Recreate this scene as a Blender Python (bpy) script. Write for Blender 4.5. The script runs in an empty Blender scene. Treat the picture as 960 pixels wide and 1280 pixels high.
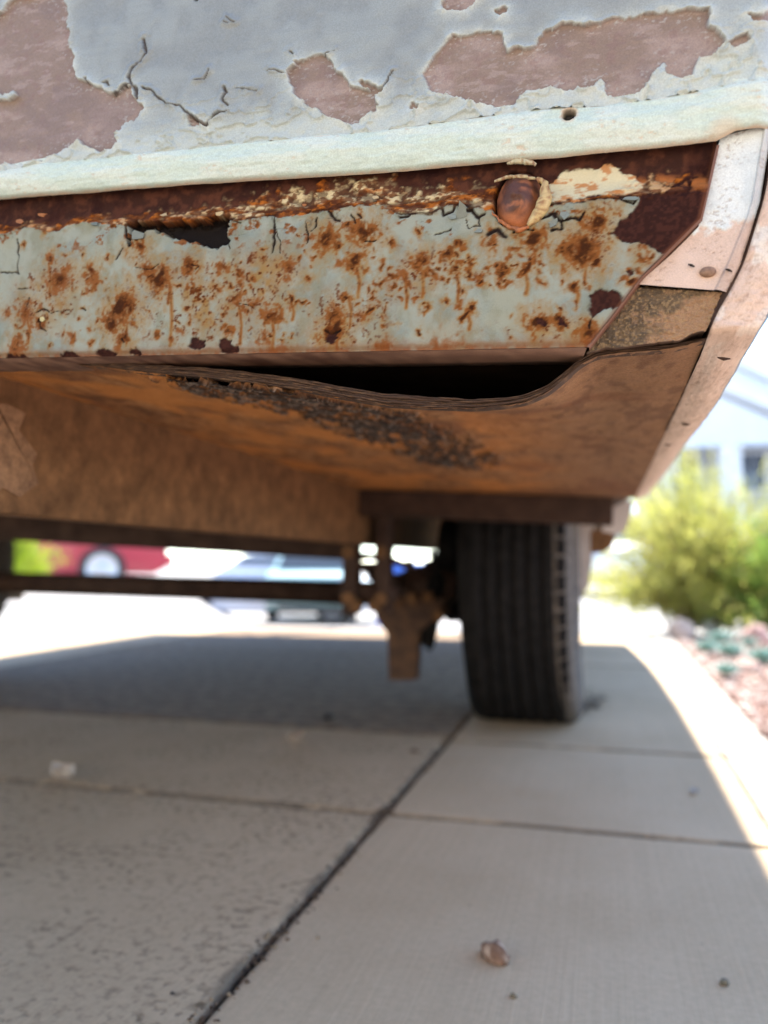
import bpy, math, random
import numpy as np
from mathutils import Vector, Matrix

random.seed(7)
RNG = np.random.RandomState(11)
SC = bpy.context.scene
COL = SC.collection

# ------------------------------------------------------------------ camera, world, sun, exposure
FOC = 980.0                       # focal length in pixels of a 960 x 1280 frame
CAM = np.array([0.0, 0.0, 0.30])
YAW, PITCH = math.radians(15.64), math.radians(3.853)
cam = bpy.data.cameras.new("camera")
camo = bpy.data.objects.new("camera", cam)
COL.objects.link(camo)
camo.location = CAM
camo.rotation_euler = (math.pi / 2 + PITCH, 0, YAW)
cam.sensor_fit = 'HORIZONTAL'
cam.sensor_width = 36.0
cam.lens = 36.0 * FOC / 960
cam.clip_start = 0.01
cam.clip_end = 2000
cam.dof.use_dof = True
cam.dof.focus_distance = 0.392
cam.dof.aperture_fstop = 6.0
SC.camera = camo

SUN_EL, SUN_AZ = math.radians(58), math.radians(-0.4)      # sun ahead of the camera, a little to the left of the trailer's axis
w = bpy.data.worlds.new("World")
SC.world = w
w.use_nodes = True
nt = w.node_tree
sky = nt.nodes.new("ShaderNodeTexSky")
sky.sky_type = 'NISHITA'
sky.sun_disc = False
sky.sun_elevation = SUN_EL
sky.sun_rotation = -SUN_AZ
sky.air_density = 1.0
sky.altitude = 2500
sky.dust_density = 0.3
sky.ozone_density = 1.0
nt.links.new(sky.outputs[0], nt.nodes["Background"].inputs[0])
nt.nodes["Background"].inputs[1].default_value = 0.14

sl = bpy.data.lights.new("sun", 'SUN')
sl.energy = 4.0
sl.angle = math.radians(0.5)
sl.color = (1.0, 0.95, 0.88)
so = bpy.data.objects.new("sun", sl)
COL.objects.link(so)
sd = Vector((-math.sin(SUN_AZ) * math.cos(SUN_EL), math.cos(SUN_AZ) * math.cos(SUN_EL), math.sin(SUN_EL)))
so.rotation_euler = sd.to_track_quat('Z', 'Y').to_euler()
so.location = (0, 10, 20)

SC.view_settings.view_transform = 'Standard'
SC.view_settings.look = 'None'
SC.view_settings.exposure = 2.25
SC.view_settings.gamma = 1.0
SC.cycles.max_bounces = 14
SC.cycles.diffuse_bounces = 8
SC.cycles.use_denoising = True

# ------------------------------------------------------------------ projection of measurements onto the real planes
def ray(px, py):
    a, b = px - 480.0, 640.0 - py
    f = FOC * math.cos(PITCH) - b * math.sin(PITCH)
    up = b * math.cos(PITCH) + FOC * math.sin(PITCH)
    return np.array([a * math.cos(YAW) - f * math.sin(YAW), a * math.sin(YAW) + f * math.cos(YAW), up])

def ground(px, py, z=0.0):
    d = ray(px, py)
    t = (z - CAM[2]) / d[2]
    return CAM + d * t

def at_y(px, py, y):
    d = ray(px, py)
    return CAM + d * (y / d[1])

# trailer frame: u to the right, v forward, w up; it leans to the right on its tired springs
LEAN = math.radians(3.2)
cl, sl_ = math.cos(LEAN), math.sin(LEAN)
PZ = 0.405
YB = 0.37                                            # the rear bumper's plane

def T(u, v, w):
    u, v, w = np.broadcast_arrays(np.asarray(u, float), np.asarray(v, float), np.asarray(w, float))
    return np.stack([u * cl + w * sl_, v, PZ - u * sl_ + w * cl], -1)

def _local(p):
    return np.array([p[0] * cl - (p[2]) * sl_, p[1], p[0] * sl_ + p[2] * cl])

def hit(px, py, axis, val):
    o = _local(CAM - np.array([0, 0, PZ]))
    d = _local(ray(px, py))
    t = (val - o[axis]) / d[axis]
    return o + d * t

def hv(pts, v=YB):
    return np.array([hit(x, y, 1, v)[[0, 2]] for x, y in pts])

# ------------------------------------------------------------------ noise
def _h(ix, iy, seed):
    n = (ix.astype(np.int64) * 374761393 + iy.astype(np.int64) * 668265263 + seed * 974634777) & 0xFFFFFFFF
    n = ((n ^ (n >> 13)) * 1274126177) & 0xFFFFFFFF
    n = (n ^ (n >> 16)) & 0xFFFFFFFF
    return n.astype(np.float64) / 4294967295.0

def vnoise(x, y, seed=0):
    x0, y0 = np.floor(x), np.floor(y)
    fx, fy = x - x0, y - y0
    fx = fx * fx * fx * (fx * (fx * 6 - 15) + 10)
    fy = fy * fy * fy * (fy * (fy * 6 - 15) + 10)
    a, b = _h(x0, y0, seed), _h(x0 + 1, y0, seed)
    c, d = _h(x0, y0 + 1, seed), _h(x0 + 1, y0 + 1, seed)
    return (a * (1 - fx) + b * fx) * (1 - fy) + (c * (1 - fx) + d * fx) * fy

def fbm(x, y, seed=0, octv=4, gain=0.5):
    s, a, n = 0.0, 1.0, 0.0
    for k in range(octv):
        s = s + a * vnoise(x * 2 ** k + 17.3 * k, y * 2 ** k - 9.1 * k, seed + k * 31)
        n += a
        a *= gain
    return s / n

def sstep(a, b, x):
    t = np.clip((x - a) / (b - a), 0, 1)
    return t * t * (3 - 2 * t)

def seg_dist(X, Y, pts):
    d = np.full(X.shape, 1e9)
    for (x0, y0), (x1, y1) in zip(pts[:-1], pts[1:]):
        dx, dy = x1 - x0, y1 - y0
        t = np.clip(((X - x0) * dx + (Y - y0) * dy) / (dx * dx + dy * dy + 1e-18), 0, 1)
        d = np.minimum(d, np.hypot(X - x0 - t * dx, Y - y0 - t * dy))
    return d

def poly_sd(X, Y, pts, reach=0.02):
    """signed distance, negative inside; only worked out near the polygon"""
    p = np.asarray(pts)
    out = np.full(X.shape, 1e3)
    m = (X > p[:, 0].min() - reach) & (X < p[:, 0].max() + reach) & (Y > p[:, 1].min() - reach) & (Y < p[:, 1].max() + reach)
    if not m.any():
        return out
    x, y = X[m], Y[m]
    d = seg_dist(x, y, list(p) + [p[0]])
    ins = np.zeros(x.shape, bool)
    n = len(p)
    for i in range(n):
        x0, y0 = p[i]
        x1, y1 = p[(i + 1) % n]
        c = ((y0 > y) != (y1 > y)) & (x < (x1 - x0) * (y - y0) / (y1 - y0 + 1e-18) + x0)
        ins ^= c
    out[m] = np.where(ins, -d, d)
    return out

def lin(r, g, b):
    f = lambda c: (c / 255 / 12.92) if c / 255 <= 0.04045 else ((c / 255 + 0.055) / 1.055) ** 2.4
    return np.array([f(r), f(g), f(b)])

def mixc(c, other, m):
    m = np.asarray(m)[..., None]
    return c * (1 - m) + np.asarray(other) * m

# ------------------------------------------------------------------ objects
WL = {}

def tag(o, label=None, cat=None, group=None, kind=None):
    if label: o['label'] = label
    if cat: o['category'] = cat
    if group: o['group'] = group
    if kind: o['kind'] = kind
    return o

def link(o, parent, origin):
    COL.objects.link(o)
    WL[o.name] = Vector(origin)
    if parent is not None:
        o.parent = parent
        o.location = Vector(origin) - WL[parent.name]
    else:
        o.location = origin
    return o

def empty(name, loc, label=None, cat=None, group=None):
    o = bpy.data.objects.new(name, None)
    o.empty_display_size = 0.1
    link(o, None, loc)
    return tag(o, label, cat, group)

def add(name, V, F, mat, parent=None, smooth=False, col=None, rough=None, origin=None, midx=None, kind=None):
    """V: n x 3 world coordinates; F: list of faces or an m x k index array"""
    V = np.asarray(V, float).reshape(-1, 3)
    if origin is None:
        origin = np.array([(V[:, 0].min() + V[:, 0].max()) / 2, (V[:, 1].min() + V[:, 1].max()) / 2, V[:, 2].min()])
    me = bpy.data.meshes.new(name)
    Vl = (V - origin).astype(np.float32)
    if isinstance(F, np.ndarray):
        k = F.shape[1]
        me.vertices.add(len(Vl))
        me.vertices.foreach_set("co", Vl.ravel())
        me.loops.add(F.size)
        me.loops.foreach_set("vertex_index", F.astype(np.int32).ravel())
        me.polygons.add(len(F))
        me.polygons.foreach_set("loop_start", (np.arange(len(F)) * k).astype(np.int32))
        me.polygons.foreach_set("loop_total", np.full(len(F), k, np.int32))
        me.update(calc_edges=True)
        me.validate()
    else:
        me.from_pydata([tuple(p) for p in Vl], [], [tuple(int(i) for i in f) for f in F])
    if smooth:
        me.polygons.foreach_set("use_smooth", np.ones(len(me.polygons), bool))
    for m in (mat if isinstance(mat, (list, tuple)) else [mat]):
        me.materials.append(m)
    if midx is not None:
        me.polygons.foreach_set("material_index", np.asarray(midx, np.int32))
    if col is not None:
        a = me.attributes.new("col", 'FLOAT_COLOR', 'POINT')
        c4 = np.ones((len(V), 4), np.float32)
        c4[:, :3] = np.asarray(col).reshape(-1, 3)
        a.data.foreach_set("color", c4.ravel())
    if rough is not None:
        a = me.attributes.new("rgh", 'FLOAT', 'POINT')
        a.data.foreach_set("value", np.asarray(rough, np.float32).ravel())
    me.update()
    o = bpy.data.objects.new(name, me)
    link(o, parent, origin)
    if kind: o['kind'] = kind
    return o

def grid_faces(ny, nx, flip=False):
    i = np.arange((ny - 1) * (nx - 1))
    r, c = i // (nx - 1), i % (nx - 1)
    a = r * nx + c
    F = np.stack([a, a + 1, a + nx + 1, a + nx], 1)
    return F[:, ::-1].copy() if flip else F

class MB:
    """collects simple solids into one mesh"""
    def __init__(s): s.V, s.F = [], []
    def put(s, V, F):
        o = len(s.V)
        s.V += [tuple(map(float, p)) for p in V]
        s.F += [tuple(i + o for i in f) for f in F]
        return s
    def box(s, a, b, f=None, ch=0.0):
        (x0, y0, z0), (x1, y1, z1) = a, b
        if ch <= 0:
            P = [(x0, y0, z0), (x1, y0, z0), (x1, y1, z0), (x0, y1, z0), (x0, y0, z1), (x1, y0, z1), (x1, y1, z1), (x0, y1, z1)]
            Fc = [(0, 3, 2, 1), (4, 5, 6, 7), (0, 1, 5, 4), (1, 2, 6, 5), (2, 3, 7, 6), (3, 0, 4, 7)]
        else:
            P, idx = [], {}
            c = ((x0, x1), (y0, y1), (z0, z1))
            for i in range(8):
                s_ = [(i >> k) & 1 for k in range(3)]
                for ax in range(3):
                    q = [c[k][s_[k]] + (0 if k == ax else (ch if s_[k] == 0 else -ch)) for k in range(3)]
                    idx[(i, ax)] = len(P)
                    P.append(tuple(q))
            Fc = []
            for ax in range(3):
                o1, o2 = (ax + 1) % 3, (ax + 2) % 3
                for sd_ in (0, 1):
                    q = [(sd_ << ax) | (p1 << o1) | (p2 << o2) for p1, p2 in ((0, 0), (1, 0), (1, 1), (0, 1))]
                    f_ = [idx[(k, ax)] for k in q]
                    Fc.append(tuple(f_ if sd_ else f_[::-1]))
            for ax in range(3):
                o1, o2 = (ax + 1) % 3, (ax + 2) % 3
                for p1 in (0, 1):
                    for p2 in (0, 1):
                        i0 = (p1 << o1) | (p2 << o2)
                        i1 = i0 | (1 << ax)
                        f_ = [idx[(i0, o1)], idx[(i1, o1)], idx[(i1, o2)], idx[(i0, o2)]]
                        Fc.append(tuple(f_ if (p1 ^ p2) else f_[::-1]))
            for i in range(8):
                f_ = [idx[(i, 0)], idx[(i, 1)], idx[(i, 2)]]
                odd = bin(i).count('1') % 2
                Fc.append(tuple(f_ if odd else f_[::-1]))
        if f: P = [f(*p) for p in P]
        return s.put(P, Fc)
    def tube(s, pts, r, n=12, cap=True):
        pts = [Vector(p) for p in pts]
        rs = r if isinstance(r, (list, tuple, np.ndarray)) else [r] * len(pts)
        V, F = [], []
        up = Vector((0, 0, 1))
        prev = None
        for i, p in enumerate(pts):
            d = (pts[min(i + 1, len(pts) - 1)] - pts[max(i - 1, 0)]).normalized()
            if prev is None:
                x = d.cross(up if abs(d.z) < .9 else Vector((1, 0, 0))).normalized()
            else:
                x = (prev - d * prev.dot(d)).normalized()
            prev = x
            y = d.cross(x)
            for k in range(n):
                a = 2 * math.pi * k / n
                V.append(p + (x * math.cos(a) + y * math.sin(a)) * rs[i])
        for i in range(len(pts) - 1):
            for k in range(n):
                F.append((i * n + k, i * n + (k + 1) % n, (i + 1) * n + (k + 1) % n, (i + 1) * n + k))
        if cap:
            F.append(tuple(range(n))[::-1])
            F.append(tuple((len(pts) - 1) * n + k for k in range(n)))
        return s.put(V, F)
    def prism(s, poly, a, b, f):
        """polygon of (p, q) extruded from a to b; f(p, q, e) gives the point"""
        n = len(poly)
        V = [f(p, q, a) for p, q in poly] + [f(p, q, b) for p, q in poly]
        F = [tuple(range(n))[::-1], tuple(range(n, 2 * n))]
        for i in range(n):
            j = (i + 1) % n
            F.append((i, j, n + j, n + i))
        return s.put(V, F)
    def lathe(s, prof, cx, cy, cz, n=64, axis='x'):
        """(axial, radius) profile turned round the x axis through the point"""
        V, F = [], []
        for k in range(n):
            a = 2 * math.pi * k / n
            for (x, r) in prof:
                if axis == 'x': V.append((cx + x, cy + r * math.cos(a), cz + r * math.sin(a)))
                else: V.append((cx + r * math.cos(a), cy + r * math.sin(a), cz + x))
        m = len(prof)
        for k in range(n):
            for i in range(m - 1):
                F.append((k * m + i, k * m + i + 1, ((k + 1) % n) * m + i + 1, ((k + 1) % n) * m + i))
        return s.put(V, F)
    def build(s, name, mat, parent=None, smooth=False, **k):
        return add(name, s.V, s.F, mat, parent, smooth, **k)

def copy_part(o, parent, delta):
    c = o.copy()
    COL.objects.link(c)
    WL[c.name] = WL[o.name] + Vector(delta)
    c.parent = parent
    c.location = WL[c.name] - (WL[parent.name] if parent else Vector((0, 0, 0)))
    for ch in [x for x in bpy.data.objects if x.parent == o]:
        copy_part(ch, c, delta)
    return c

# ------------------------------------------------------------------ materials
def new_mat(name):
    m = bpy.data.materials.new(name)
    m.use_nodes = True
    return m, m.node_tree, m.node_tree.nodes["Principled BSDF"]

def noise_node(nt, scale, detail=6, rough=0.6, stretch=None, coord=None):
    if coord is None:
        g = nt.nodes.new("ShaderNodeNewGeometry")
        coord = g.outputs["Position"]
    if stretch:
        mp = nt.nodes.new("ShaderNodeMapping")
        mp.inputs["Scale"].default_value = stretch
        nt.links.new(coord, mp.inputs["Vector"])
        coord = mp.outputs[0]
    n = nt.nodes.new("ShaderNodeTexNoise")
    n.inputs["Scale"].default_value = scale
    n.inputs["Detail"].default_value = detail
    n.inputs["Roughness"].default_value = rough
    nt.links.new(coord, n.inputs["Vector"])
    return n.outputs["Fac"]

def ramp(nt, fac, stops):
    r = nt.nodes.new("ShaderNodeValToRGB")
    e = r.color_ramp.elements
    while len(e) > 1: e.remove(e[-1])
    e[0].position, e[0].color = stops[0][0], (*stops[0][1], 1)
    for p, c in stops[1:]:
        q = e.new(p)
        q.color = (*c, 1)
    nt.links.new(fac, r.inputs[0])
    return r.outputs[0]

def mixn(nt, fac, a, b, mode='MIX'):
    m = nt.nodes.new("ShaderNodeMix")
    m.data_type, m.blend_type = 'RGBA', mode
    def put(sock, v):
        if isinstance(v, bpy.types.NodeSocket): nt.links.new(v, sock)
        elif isinstance(v, (int, float)): sock.default_value = v
        else: sock.default_value = (*v, 1)
    put(m.inputs[0], fac); put(m.inputs[6], a); put(m.inputs[7], b)
    return m.outputs[2]

def bump(nt, bs, fac, strength, dist):
    b = nt.nodes.new("ShaderNodeBump")
    b.inputs["Strength"].default_value = strength
    b.inputs["Distance"].default_value = dist
    nt.links.new(fac, b.inputs["Height"])
    nt.links.new(b.outputs[0], bs.inputs["Normal"])
    return b

def mat_attr(name, rough=0.6, grain=2500, bstr=0.35, bdist=0.0004, use_rough=False, var=0.16):
    m, nt, bs = new_mat(name)
    a = nt.nodes.new("ShaderNodeAttribute")
    a.attribute_name = "col"
    n1 = noise_node(nt, grain, 4)
    v = ramp(nt, n1, [(0.3, (1 - var,) * 3), (0.7, (1 + var,) * 3)])
    nt.links.new(mixn(nt, 1.0, a.outputs["Color"], v, 'MULTIPLY'), bs.inputs["Base Color"])
    if use_rough:
        r = nt.nodes.new("ShaderNodeAttribute")
        r.attribute_name = "rgh"
        nt.links.new(r.outputs["Fac"], bs.inputs["Roughness"])
    else:
        bs.inputs["Roughness"].default_value = rough
    bump(nt, bs, noise_node(nt, grain * 0.5, 5), bstr, bdist)
    return m

def mat_noise(name, c1, c2, scale=40, rough=0.7, bstr=0.3, bdist=0.002, stretch=None, c3=None, detail=7, metal=0.0):
    m, nt, bs = new_mat(name)
    n = noise_node(nt, scale, detail, 0.65, stretch)
    st = [(0.32, tuple(c1)), (0.68, tuple(c2))]
    if c3 is not None: st.append((0.8, tuple(c3)))
    nt.links.new(ramp(nt, n, st), bs.inputs["Base Color"])
    bs.inputs["Roughness"].default_value = rough
    bs.inputs["Metallic"].default_value = metal
    if bstr: bump(nt, bs, noise_node(nt, scale * 3, 5), bstr, bdist)
    return m

def mat_flat(name, c, rough=0.4, metal=0.0, coat=0.0):
    m, nt, bs = new_mat(name)
    n = noise_node(nt, 12, 5)
    nt.links.new(mixn(nt, 1.0, tuple(c), ramp(nt, n, [(0.3, (0.9,) * 3), (0.7, (1.08,) * 3)]), 'MULTIPLY'), bs.inputs["Base Color"])
    bs.inputs["Roughness"].default_value = rough
    bs.inputs["Metallic"].default_value = metal
    bs.inputs["Coat Weight"].default_value = coat
    return m

def mat_concrete(name, worn):
    m, nt, bs = new_mat(name)
    big = noise_node(nt, 3.0, 6, 0.6)
    fine = noise_node(nt, 160, 6, 0.7)
    broom = noise_node(nt, 1.0, 4, 0.7, (330, 3, 1))
    c = ramp(nt, big, [(0.3, (0.515, 0.367, 0.217)), (0.7, (0.638, 0.474, 0.298))])
    c = mixn(nt, 1.0, c, ramp(nt, fine, [(0.25, (0.88,) * 3), (0.75, (1.1,) * 3)]), 'MULTIPLY')
    c = mixn(nt, 1.0, c, ramp(nt, broom, [(0.3, (0.94,) * 3), (0.7, (1.06,) * 3)]), 'MULTIPLY')
    if worn:
        s1 = noise_node(nt, 105, 4, 0.62, (1, 1, 1))
        zone = noise_node(nt, 7, 3, 0.5)
        mul = nt.nodes.new("ShaderNodeMath"); mul.operation = 'MULTIPLY'
        nt.links.new(ramp(nt, s1, [(0.50, (0, 0, 0)), (0.68, (1, 1, 1))]), mul.inputs[0])
        nt.links.new(ramp(nt, zone, [(0.35, (0.05,) * 3), (0.58, (0.9,) * 3)]), mul.inputs[1])
        c = mixn(nt, mul.outputs[0], c, (0.14, 0.092, 0.05))
        add_ = nt.nodes.new("ShaderNodeMath"); add_.operation = 'MULTIPLY_ADD'
        nt.links.new(mul.outputs[0], add_.inputs[0]); add_.inputs[1].default_value = -1.2
        nt.links.new(fine, add_.inputs[2])
        hgt = add_.outputs[0]
    else:
        s1 = noise_node(nt, 95, 2, 0.5)
        c = mixn(nt, ramp(nt, s1, [(0.74, (0, 0, 0)), (0.8, (0.5,) * 3)]), c, (0.16, 0.12, 0.09))
        hgt = broom
    da = nt.nodes.new("ShaderNodeAttribute")
    da.attribute_name = "rgh"
    c = mixn(nt, da.outputs["Fac"], c, (0.07, 0.055, 0.042))
    nt.links.new(c, bs.inputs["Base Color"])
    bs.inputs["Roughness"].default_value = 0.85
    bump(nt, bs, hgt, 0.35, 0.0015)
    return m

M = {}
M['paint_wall'] = mat_attr("peeling_wall_paint", 0.5, 1400, 0.25, 0.0003)
def _dull(m, v):
    m.node_tree.nodes['Principled BSDF'].inputs['Specular IOR Level'].default_value = v
    return m
M['bumper'] = _dull(mat_attr("rusted_painted_steel", 0.6, 3000, 0.4, 0.0003, use_rough=True), .08)
M['plate'] = mat_attr("weathered_metal_plate", 0.55, 1800, 0.35, 0.0004)
M['wood_edge'] = mat_attr("furred_plywood", 0.9, 2600, 0.6, 0.0006, var=0.3)
M['lining'] = mat_attr("stained_lining_board", 0.85, 900, 0.5, 0.0012, var=0.3)
M['chip'] = mat_attr("paint_chip", 0.55, 2200, 0.3, 0.0003)
M['stone'] = mat_attr("pebble_stone", 0.85, 300, 0.3, 0.001)
M['rail'] = mat_noise("rusty_chassis_steel", (0.09, 0.046, 0.021), (0.21, 0.108, 0.048), 50, 0.85, 0.35, 0.002, None, (0.30, 0.165, 0.08))
M['rail_dark'] = mat_noise("dark_rusty_steel", (0.03, 0.017, 0.013), (0.075, 0.044, 0.03), 30, 0.75, 0.4, 0.002)
M['shell'] = mat_flat("pale_blue_trailer_paint", tuple(lin(120, 130, 134)), 0.45)
M['tyre'] = mat_noise("black_tyre_rubber", (0.006, 0.0058, 0.0056), (0.02, 0.018, 0.017), 60, 0.8, 0.3, 0.001)
M['whitewall'] = mat_noise("dusty_sidewall", (0.05, 0.042, 0.036), (0.16, 0.135, 0.11), 90, 0.85, 0.3, 0.001)  # outer shoulder only: worn rubber, plus the light from outside painted in
M['rim'] = mat_flat("pale_rim_paint", (0.5, 0.52, 0.5), 0.4)
M['liner_panel'] = mat_noise("weathered_beige_panel", (0.42, 0.35, 0.3), (0.55, 0.48, 0.42), 18, 0.7, 0.2)
M['primer'] = mat_noise("beige_primer", (0.40, 0.31, 0.26), (0.50, 0.40, 0.34), 55, 0.7, 0.35, 0.001, None, (0.56, 0.5, 0.42))
M['patch'] = mat_noise("scaly_orange_rust", (0.12, 0.06, 0.028), (0.32, 0.175, 0.085), 160, 0.85, 0.6, 0.002)
M['gear'] = mat_noise("rusty_running_gear", (0.035, 0.018, 0.011), (0.12, 0.06, 0.028), 60, 0.85, 0.5, 0.002)
M['hole'] = mat_flat("dark_hole", (0.02, 0.014, 0.01), 0.9)
M['screw'] = mat_noise("rusty_screw", (0.12, 0.06, 0.035), (0.3, 0.18, 0.11), 400, 0.6, 0.2, 0.0005)
M['concrete'] = mat_concrete("broomed_concrete", False)
M['concrete_worn'] = mat_concrete("worn_concrete", True)
M['concrete_dirty'] = mat_noise("dirty_concrete", (0.12, 0.07, 0.035), (0.37, 0.25, 0.14), 30, 0.9, 0.5, 0.003)
M['joint'] = mat_noise("joint_dirt", (0.03, 0.025, 0.02), (0.11, 0.088, 0.068), 160, 0.95, 0.6, 0.004)
M['kerb'] = mat_noise("pale_kerb_concrete", (0.28, 0.25, 0.215), (0.36, 0.33, 0.29), 30, 0.85, 0.3, 0.002)
M['street'] = mat_noise("pale_street", (0.30, 0.28, 0.255), (0.38, 0.36, 0.33), 2.0, 0.9, 0.2, 0.004)
M['soil'] = mat_noise("pinkish_soil", (0.26, 0.17, 0.13), (0.4, 0.28, 0.23), 30, 0.95, 0.5, 0.006)

for _n, _s in (('tyre', .1), ('whitewall', .15), ('rail', .15), ('rail_dark', .15), ('lining', .2), ('concrete', .25), ('concrete_worn', .25)):
    _dull(M[_n], _s)

# ------------------------------------------------------------------ the ground
def gz(x, y):
    """height of the ground: flat round the trailer, the street beyond drops away"""
    x, y = np.asarray(x, float), np.asarray(y, float)
    t = x / np.maximum(y, 0.1)
    ww = 0.15 + 1.05 * sstep(-0.60, -0.48, t) - 0.9 * sstep(-0.24, -0.06, t)
    return -0.066 * np.clip(y - 3.6, 0, 10.8) * ww

def build_ground():
    def axis(lo, hi, near, step, far):
        a = list(np.arange(-near, near + 1e-6, step))
        k, s = near, step
        while k < far:
            s *= 1.35
            k += s
            a.append(k); a.insert(0, -k)
        return np.array(a)
    xs = axis(0, 0, 14, 0.4, 700)
    ys = axis(0, 0, 18, 0.3, 900)
    X, Y = np.meshgrid(xs, ys)
    Z = gz(X, Y) - 0.035
    add("ground", np.stack([X, Y, Z], -1), grid_faces(len(ys), len(xs)), M['street'], smooth=True, kind='structure', origin=(0, 0, 0))

build_ground()

def slab(parent, x0, x1, y0, y1, mat, n=(40, 40), top=0.0, wear=0.5, seed=0):
    nx, ny = n
    def ax(a, b, k):
        e = np.array([0, 0.002, 0.004, 0.007, 0.011, 0.016])
        return np.concatenate([a + e, np.linspace(a + 0.02, b - 0.02, k), (b - e)[::-1]])
    xs, ys = ax(x0, x1, nx), ax(y0, y1, ny)
    X, Y = np.meshgrid(xs, ys)
    de = np.minimum(np.minimum(X - x0, x1 - X), np.minimum(Y - y0, y1 - Y))
    nz = fbm(X * 45, Y * 45, seed, 4)
    rad = 0.0025 + 0.007 * wear * sstep(0.45, 0.75, nz)
    dirt = sstep(0.004 + 0.005 * wear, 0.0, de + (nz - .5) * .012 * wear) * (.55 + .45 * nz)
    drop = 0.007 * np.clip(1 - de / rad, 0, 1) ** 2
    Z = top - drop - 0.0012 * (fbm(X * 12, Y * 12, seed + 5, 3) - 0.5)
    shift = (fbm(X * 60, Y * 60, seed + 9, 3) - 0.5) * 0.005 * wear
    edge = sstep(0.02, 0.0, de)
    X2, Y2 = X + shift * edge, Y + shift * edge
    V = np.stack([X2, Y2, Z], -1).reshape(-1, 3)
    r, c = X.shape
    F = [tuple(f) for f in grid_faces(r, c)]
    V = list(map(tuple, V))
    per = [i for i in range(c)] + [k * c + c - 1 for k in range(1, r)] + [(r - 1) * c + k for k in range(c - 2, -1, -1)] + [k * c for k in range(r - 2, 0, -1)]
    base, m = len(V), len(per)
    for i in per: V.append(V[i])
    for i in per: V.append((V[i][0], V[i][1], top - 0.055))
    for k in range(m):
        j = (k + 1) % m
        F.append((base + j, base + k, base + m + k, base + m + j))
    dd = np.concatenate([dirt.ravel(), np.ones(len(V) - dirt.size)])
    return add("concrete_slab", V, F, mat, parent, smooth=True, rough=dd)

def build_driveway():
    base = MB().box((-3.2, -1.6, -0.06), (0.275, 3.51, -0.009))
    d = base.build("driveway", M['joint'])
    tag(d, kind='structure')
    g = 0.007
    XJ = -0.262
    rows_r = [(-1.55, 0.935), (0.935, 1.347), (1.347, 2.45), (2.45, 3.5)]
    rows_l = [(-1.55, 0.930), (0.930, 1.372), (1.372, 2.5), (2.5, 3.5)]
    for i, (a, b) in enumerate(rows_r):
        slab(d, XJ + 0.0025, 0.176, a + g / 2, b - g / 2, M['concrete'], (70, 150 if i < 2 else 50), 0.0, 0.45, 3 + i)
    for i, (a, b) in enumerate(rows_l):
        slab(d, -1.70, XJ - 0.0025, a + g / 2, b - g / 2, M['concrete_worn'] if i < 2 else M['concrete_dirty'], (150, 150 if i < 2 else 50), 0.001, 1.0, 23 + i)
        slab(d, -3.18, -1.70 - g, a + g / 2, b - g / 2, M['concrete_worn'], (30, 30), 0.0, 0.8, 43 + i)
    for i, (a, b) in enumerate([(-1.55, 0.2), (0.2, 1.345), (1.345, 2.4), (2.4, 3.46)]):
        s = slab(d, 0.1775, 0.263, a + g / 2, b - g / 2, M['kerb'], (10, 60), 0.003, 0.15, 63 + i)
        s.name = "kerb_stone"
    return d

build_driveway()

# ------------------------------------------------------------------ the trailer
trailer = empty("travel_trailer", (-0.8, 1.9, 0),
                "old pale blue travel trailer with peeling paint and rusty bumper above sagging floor lining", "trailer")

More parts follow.
